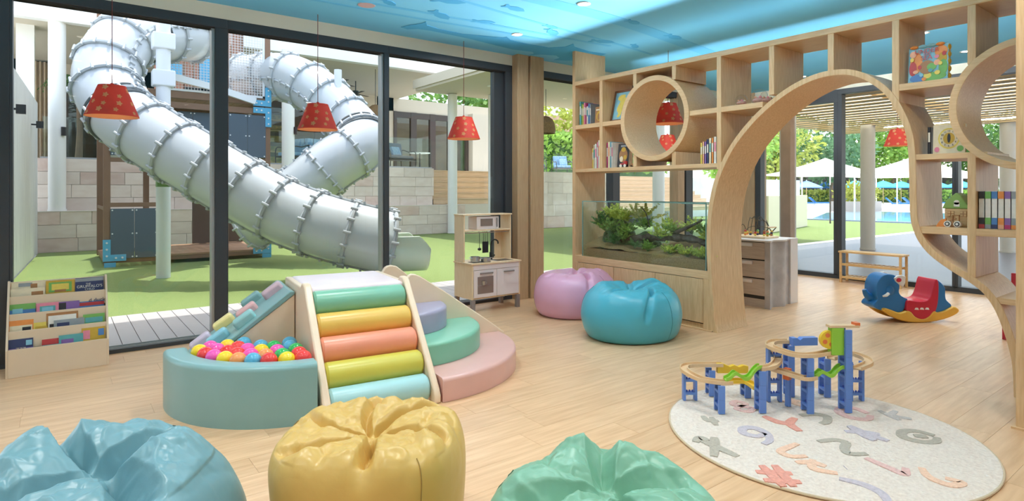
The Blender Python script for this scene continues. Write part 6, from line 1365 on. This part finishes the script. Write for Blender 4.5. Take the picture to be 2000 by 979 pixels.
for k, (x, y, w_, lab) in enumerate(((47.2, 21.84, 5.2, 'white peaked canopy tent left of the window mullion'), (56.5, 19.0, 6.6, 'wide white canopy tent behind the deck column'), (66.5, 14.6, 6.0, 'white canopy tent seen above the toy house'))):
    t_ = thing('canopy_tent', lab, 'tent', (x, y, -.16), .0, 'white poolside tents')
    ap = 4.1 + .3 * k
    def tf(u, v):
        a = 2 * PI * u; sq_ = 1 / max(abs(math.cos(a)), abs(math.sin(a))); r_ = w_ * (1 - v); q = r_ / w_
        return (r_ * sq_ * .72 * math.cos(a), r_ * sq_ * .72 * math.sin(a), 2.75 + (ap - 2.75) * (1 - q) ** 1.5 - .0 * q)
    m = MB(); m.grid(tf, 40, 12, cu=True); m.build('canvas_roof', tent, t_, world=False, smooth=True, ang=60)
    for sx in (-1, 1):
        for sy in (-1, 1): MB().cyl((sx * w_ * .70, sy * w_ * .70, 0), (sx * w_ * .70, sy * w_ * .70, 2.78), .05, n=8).build('tent_pole', white, t_, world=False)
pt = thing('pool_planter', 'grey planter box of flowering shrubs beside the pool', 'planter', (48.55, 20.2, -.16)); MB().box(-1.6, 1.6, -1.2, 1.2, 0, .75).build('planter_box', mat('planter_grey', S(190, 184, 180), .8), pt, world=False); m = MB(); clump(m, (0, 0, 1.3), 1.5, 700, .3, .6); m.build('shrubs', LM[4], pt, world=False, recalc=False)
TR = [((56.96, 36.0), 8, 3.6, 0, 'light green tree at the left edge of the arch view'), ((72.74, 42.8), 11, 5.5, 1, 'dense green tree left of the outdoor timber post'), ((74.0, 40.5), 9, 4.5, 4, 'golden green tree right of the outdoor timber post'), ((87.68, 46.0), 12, 6, 2, 'deep green tree just left of the window mullion'), ((80.0, 36.2), 9, 4.2, 3, 'blue-green tree just right of the window mullion'), ((92.0, 37.6), 12, 5.5, 1, 'green tree behind the deck column'), ((92.5, 33.6), 10, 5, 0, 'light green tree left of the arch pendant lamp'), ((103.94, 33.89), 13, 6, 2, 'deep green tree behind the arch pendant lamp'), ((104.0, 29.0), 11, 6, 1, 'green tree seen through the right porthole side cubbies'), ((104.0, 25.0), 10, 5.5, 2, 'deep green tree above the toy house'), ((113.0, 24.0), 12, 6.5, 1, 'green tree above the book set')]
for (x, y), h, r, mi, lab in TR: tree(lab, x, y, -.16, h, r, mi, 1600, .75)
hedge('low trimmed hedge behind the parasols', 72, 42, 92, 32, -.16, 1.5, 1.6, 4, 4000, .45); hedge('trimmed hedge right of the arch behind the parasols', 93, 31, 103, 20, -.16, 1.5, 1.6, 0, 3000, .45)
fb = thing('pool_building', 'long low building with dark windows and white posts behind the pool', 'building', (98, 38, -.16), math.atan2(26.8 - 46, 110 - 86))
MB().box(-18, 18, 0, 6, 0, 3.9).build('wall', mat('pool_building_wall', S(120, 118, 114), .8), fb, world=False); MB().box(-19, 19, -1.5, 6.5, 3.9, 4.4).build('roof', mat('roof_brown', S(182, 150, 132), .8), fb, world=False)
for k in range(13): MB().box(-17.5 + k * 2.9, -17.2 + k * 2.9, -1.2, -.9, 0, 3.9).build('post', white, fb, world=False); MB().box(-16.9 + k * 2.8, -14.7 + k * 2.8, -.05, .02, .4, 3.2).build('window', mat('dark_window', S(66, 72, 74), .2), fb, world=False)
cafe = thing('cafe_table', 'dark bistro table outside seen above the right end of the terrarium', 'table', (14.5, 8.9, -.05)); MB().cyl((0, 0, .7), (0, 0, .73), .32, n=20).build('tabletop', wick, cafe, world=False); MB().cyl((0, 0, 0), (0, 0, .7), .03, n=8).build('pedestal', wick, cafe, world=False)
for k, (dx, lab) in enumerate(((-.6, 'dark folding bistro chair left of the bistro table'), (.65, 'dark folding bistro chair right of the bistro table'))):
    c = thing('bistro_chair', lab, 'chair', (14.5 + dx * .8, 8.9 - dx * .6, -.05)); MB().box(-.2, .2, -.2, .2, .43, .46).build('seat', bw, c, world=False); MB().box(-.2, .2, .18, .2, .6, .85).build('backrest', bw, c, world=False)
    for sx in (-.18, .18): m = MB(); m.bar((sx, -.2, 0), (sx, .19, .85), .02); m.bar((sx, .2, 0), (sx, -.2, .44), .02); m.build('leg', wick, c, world=False)
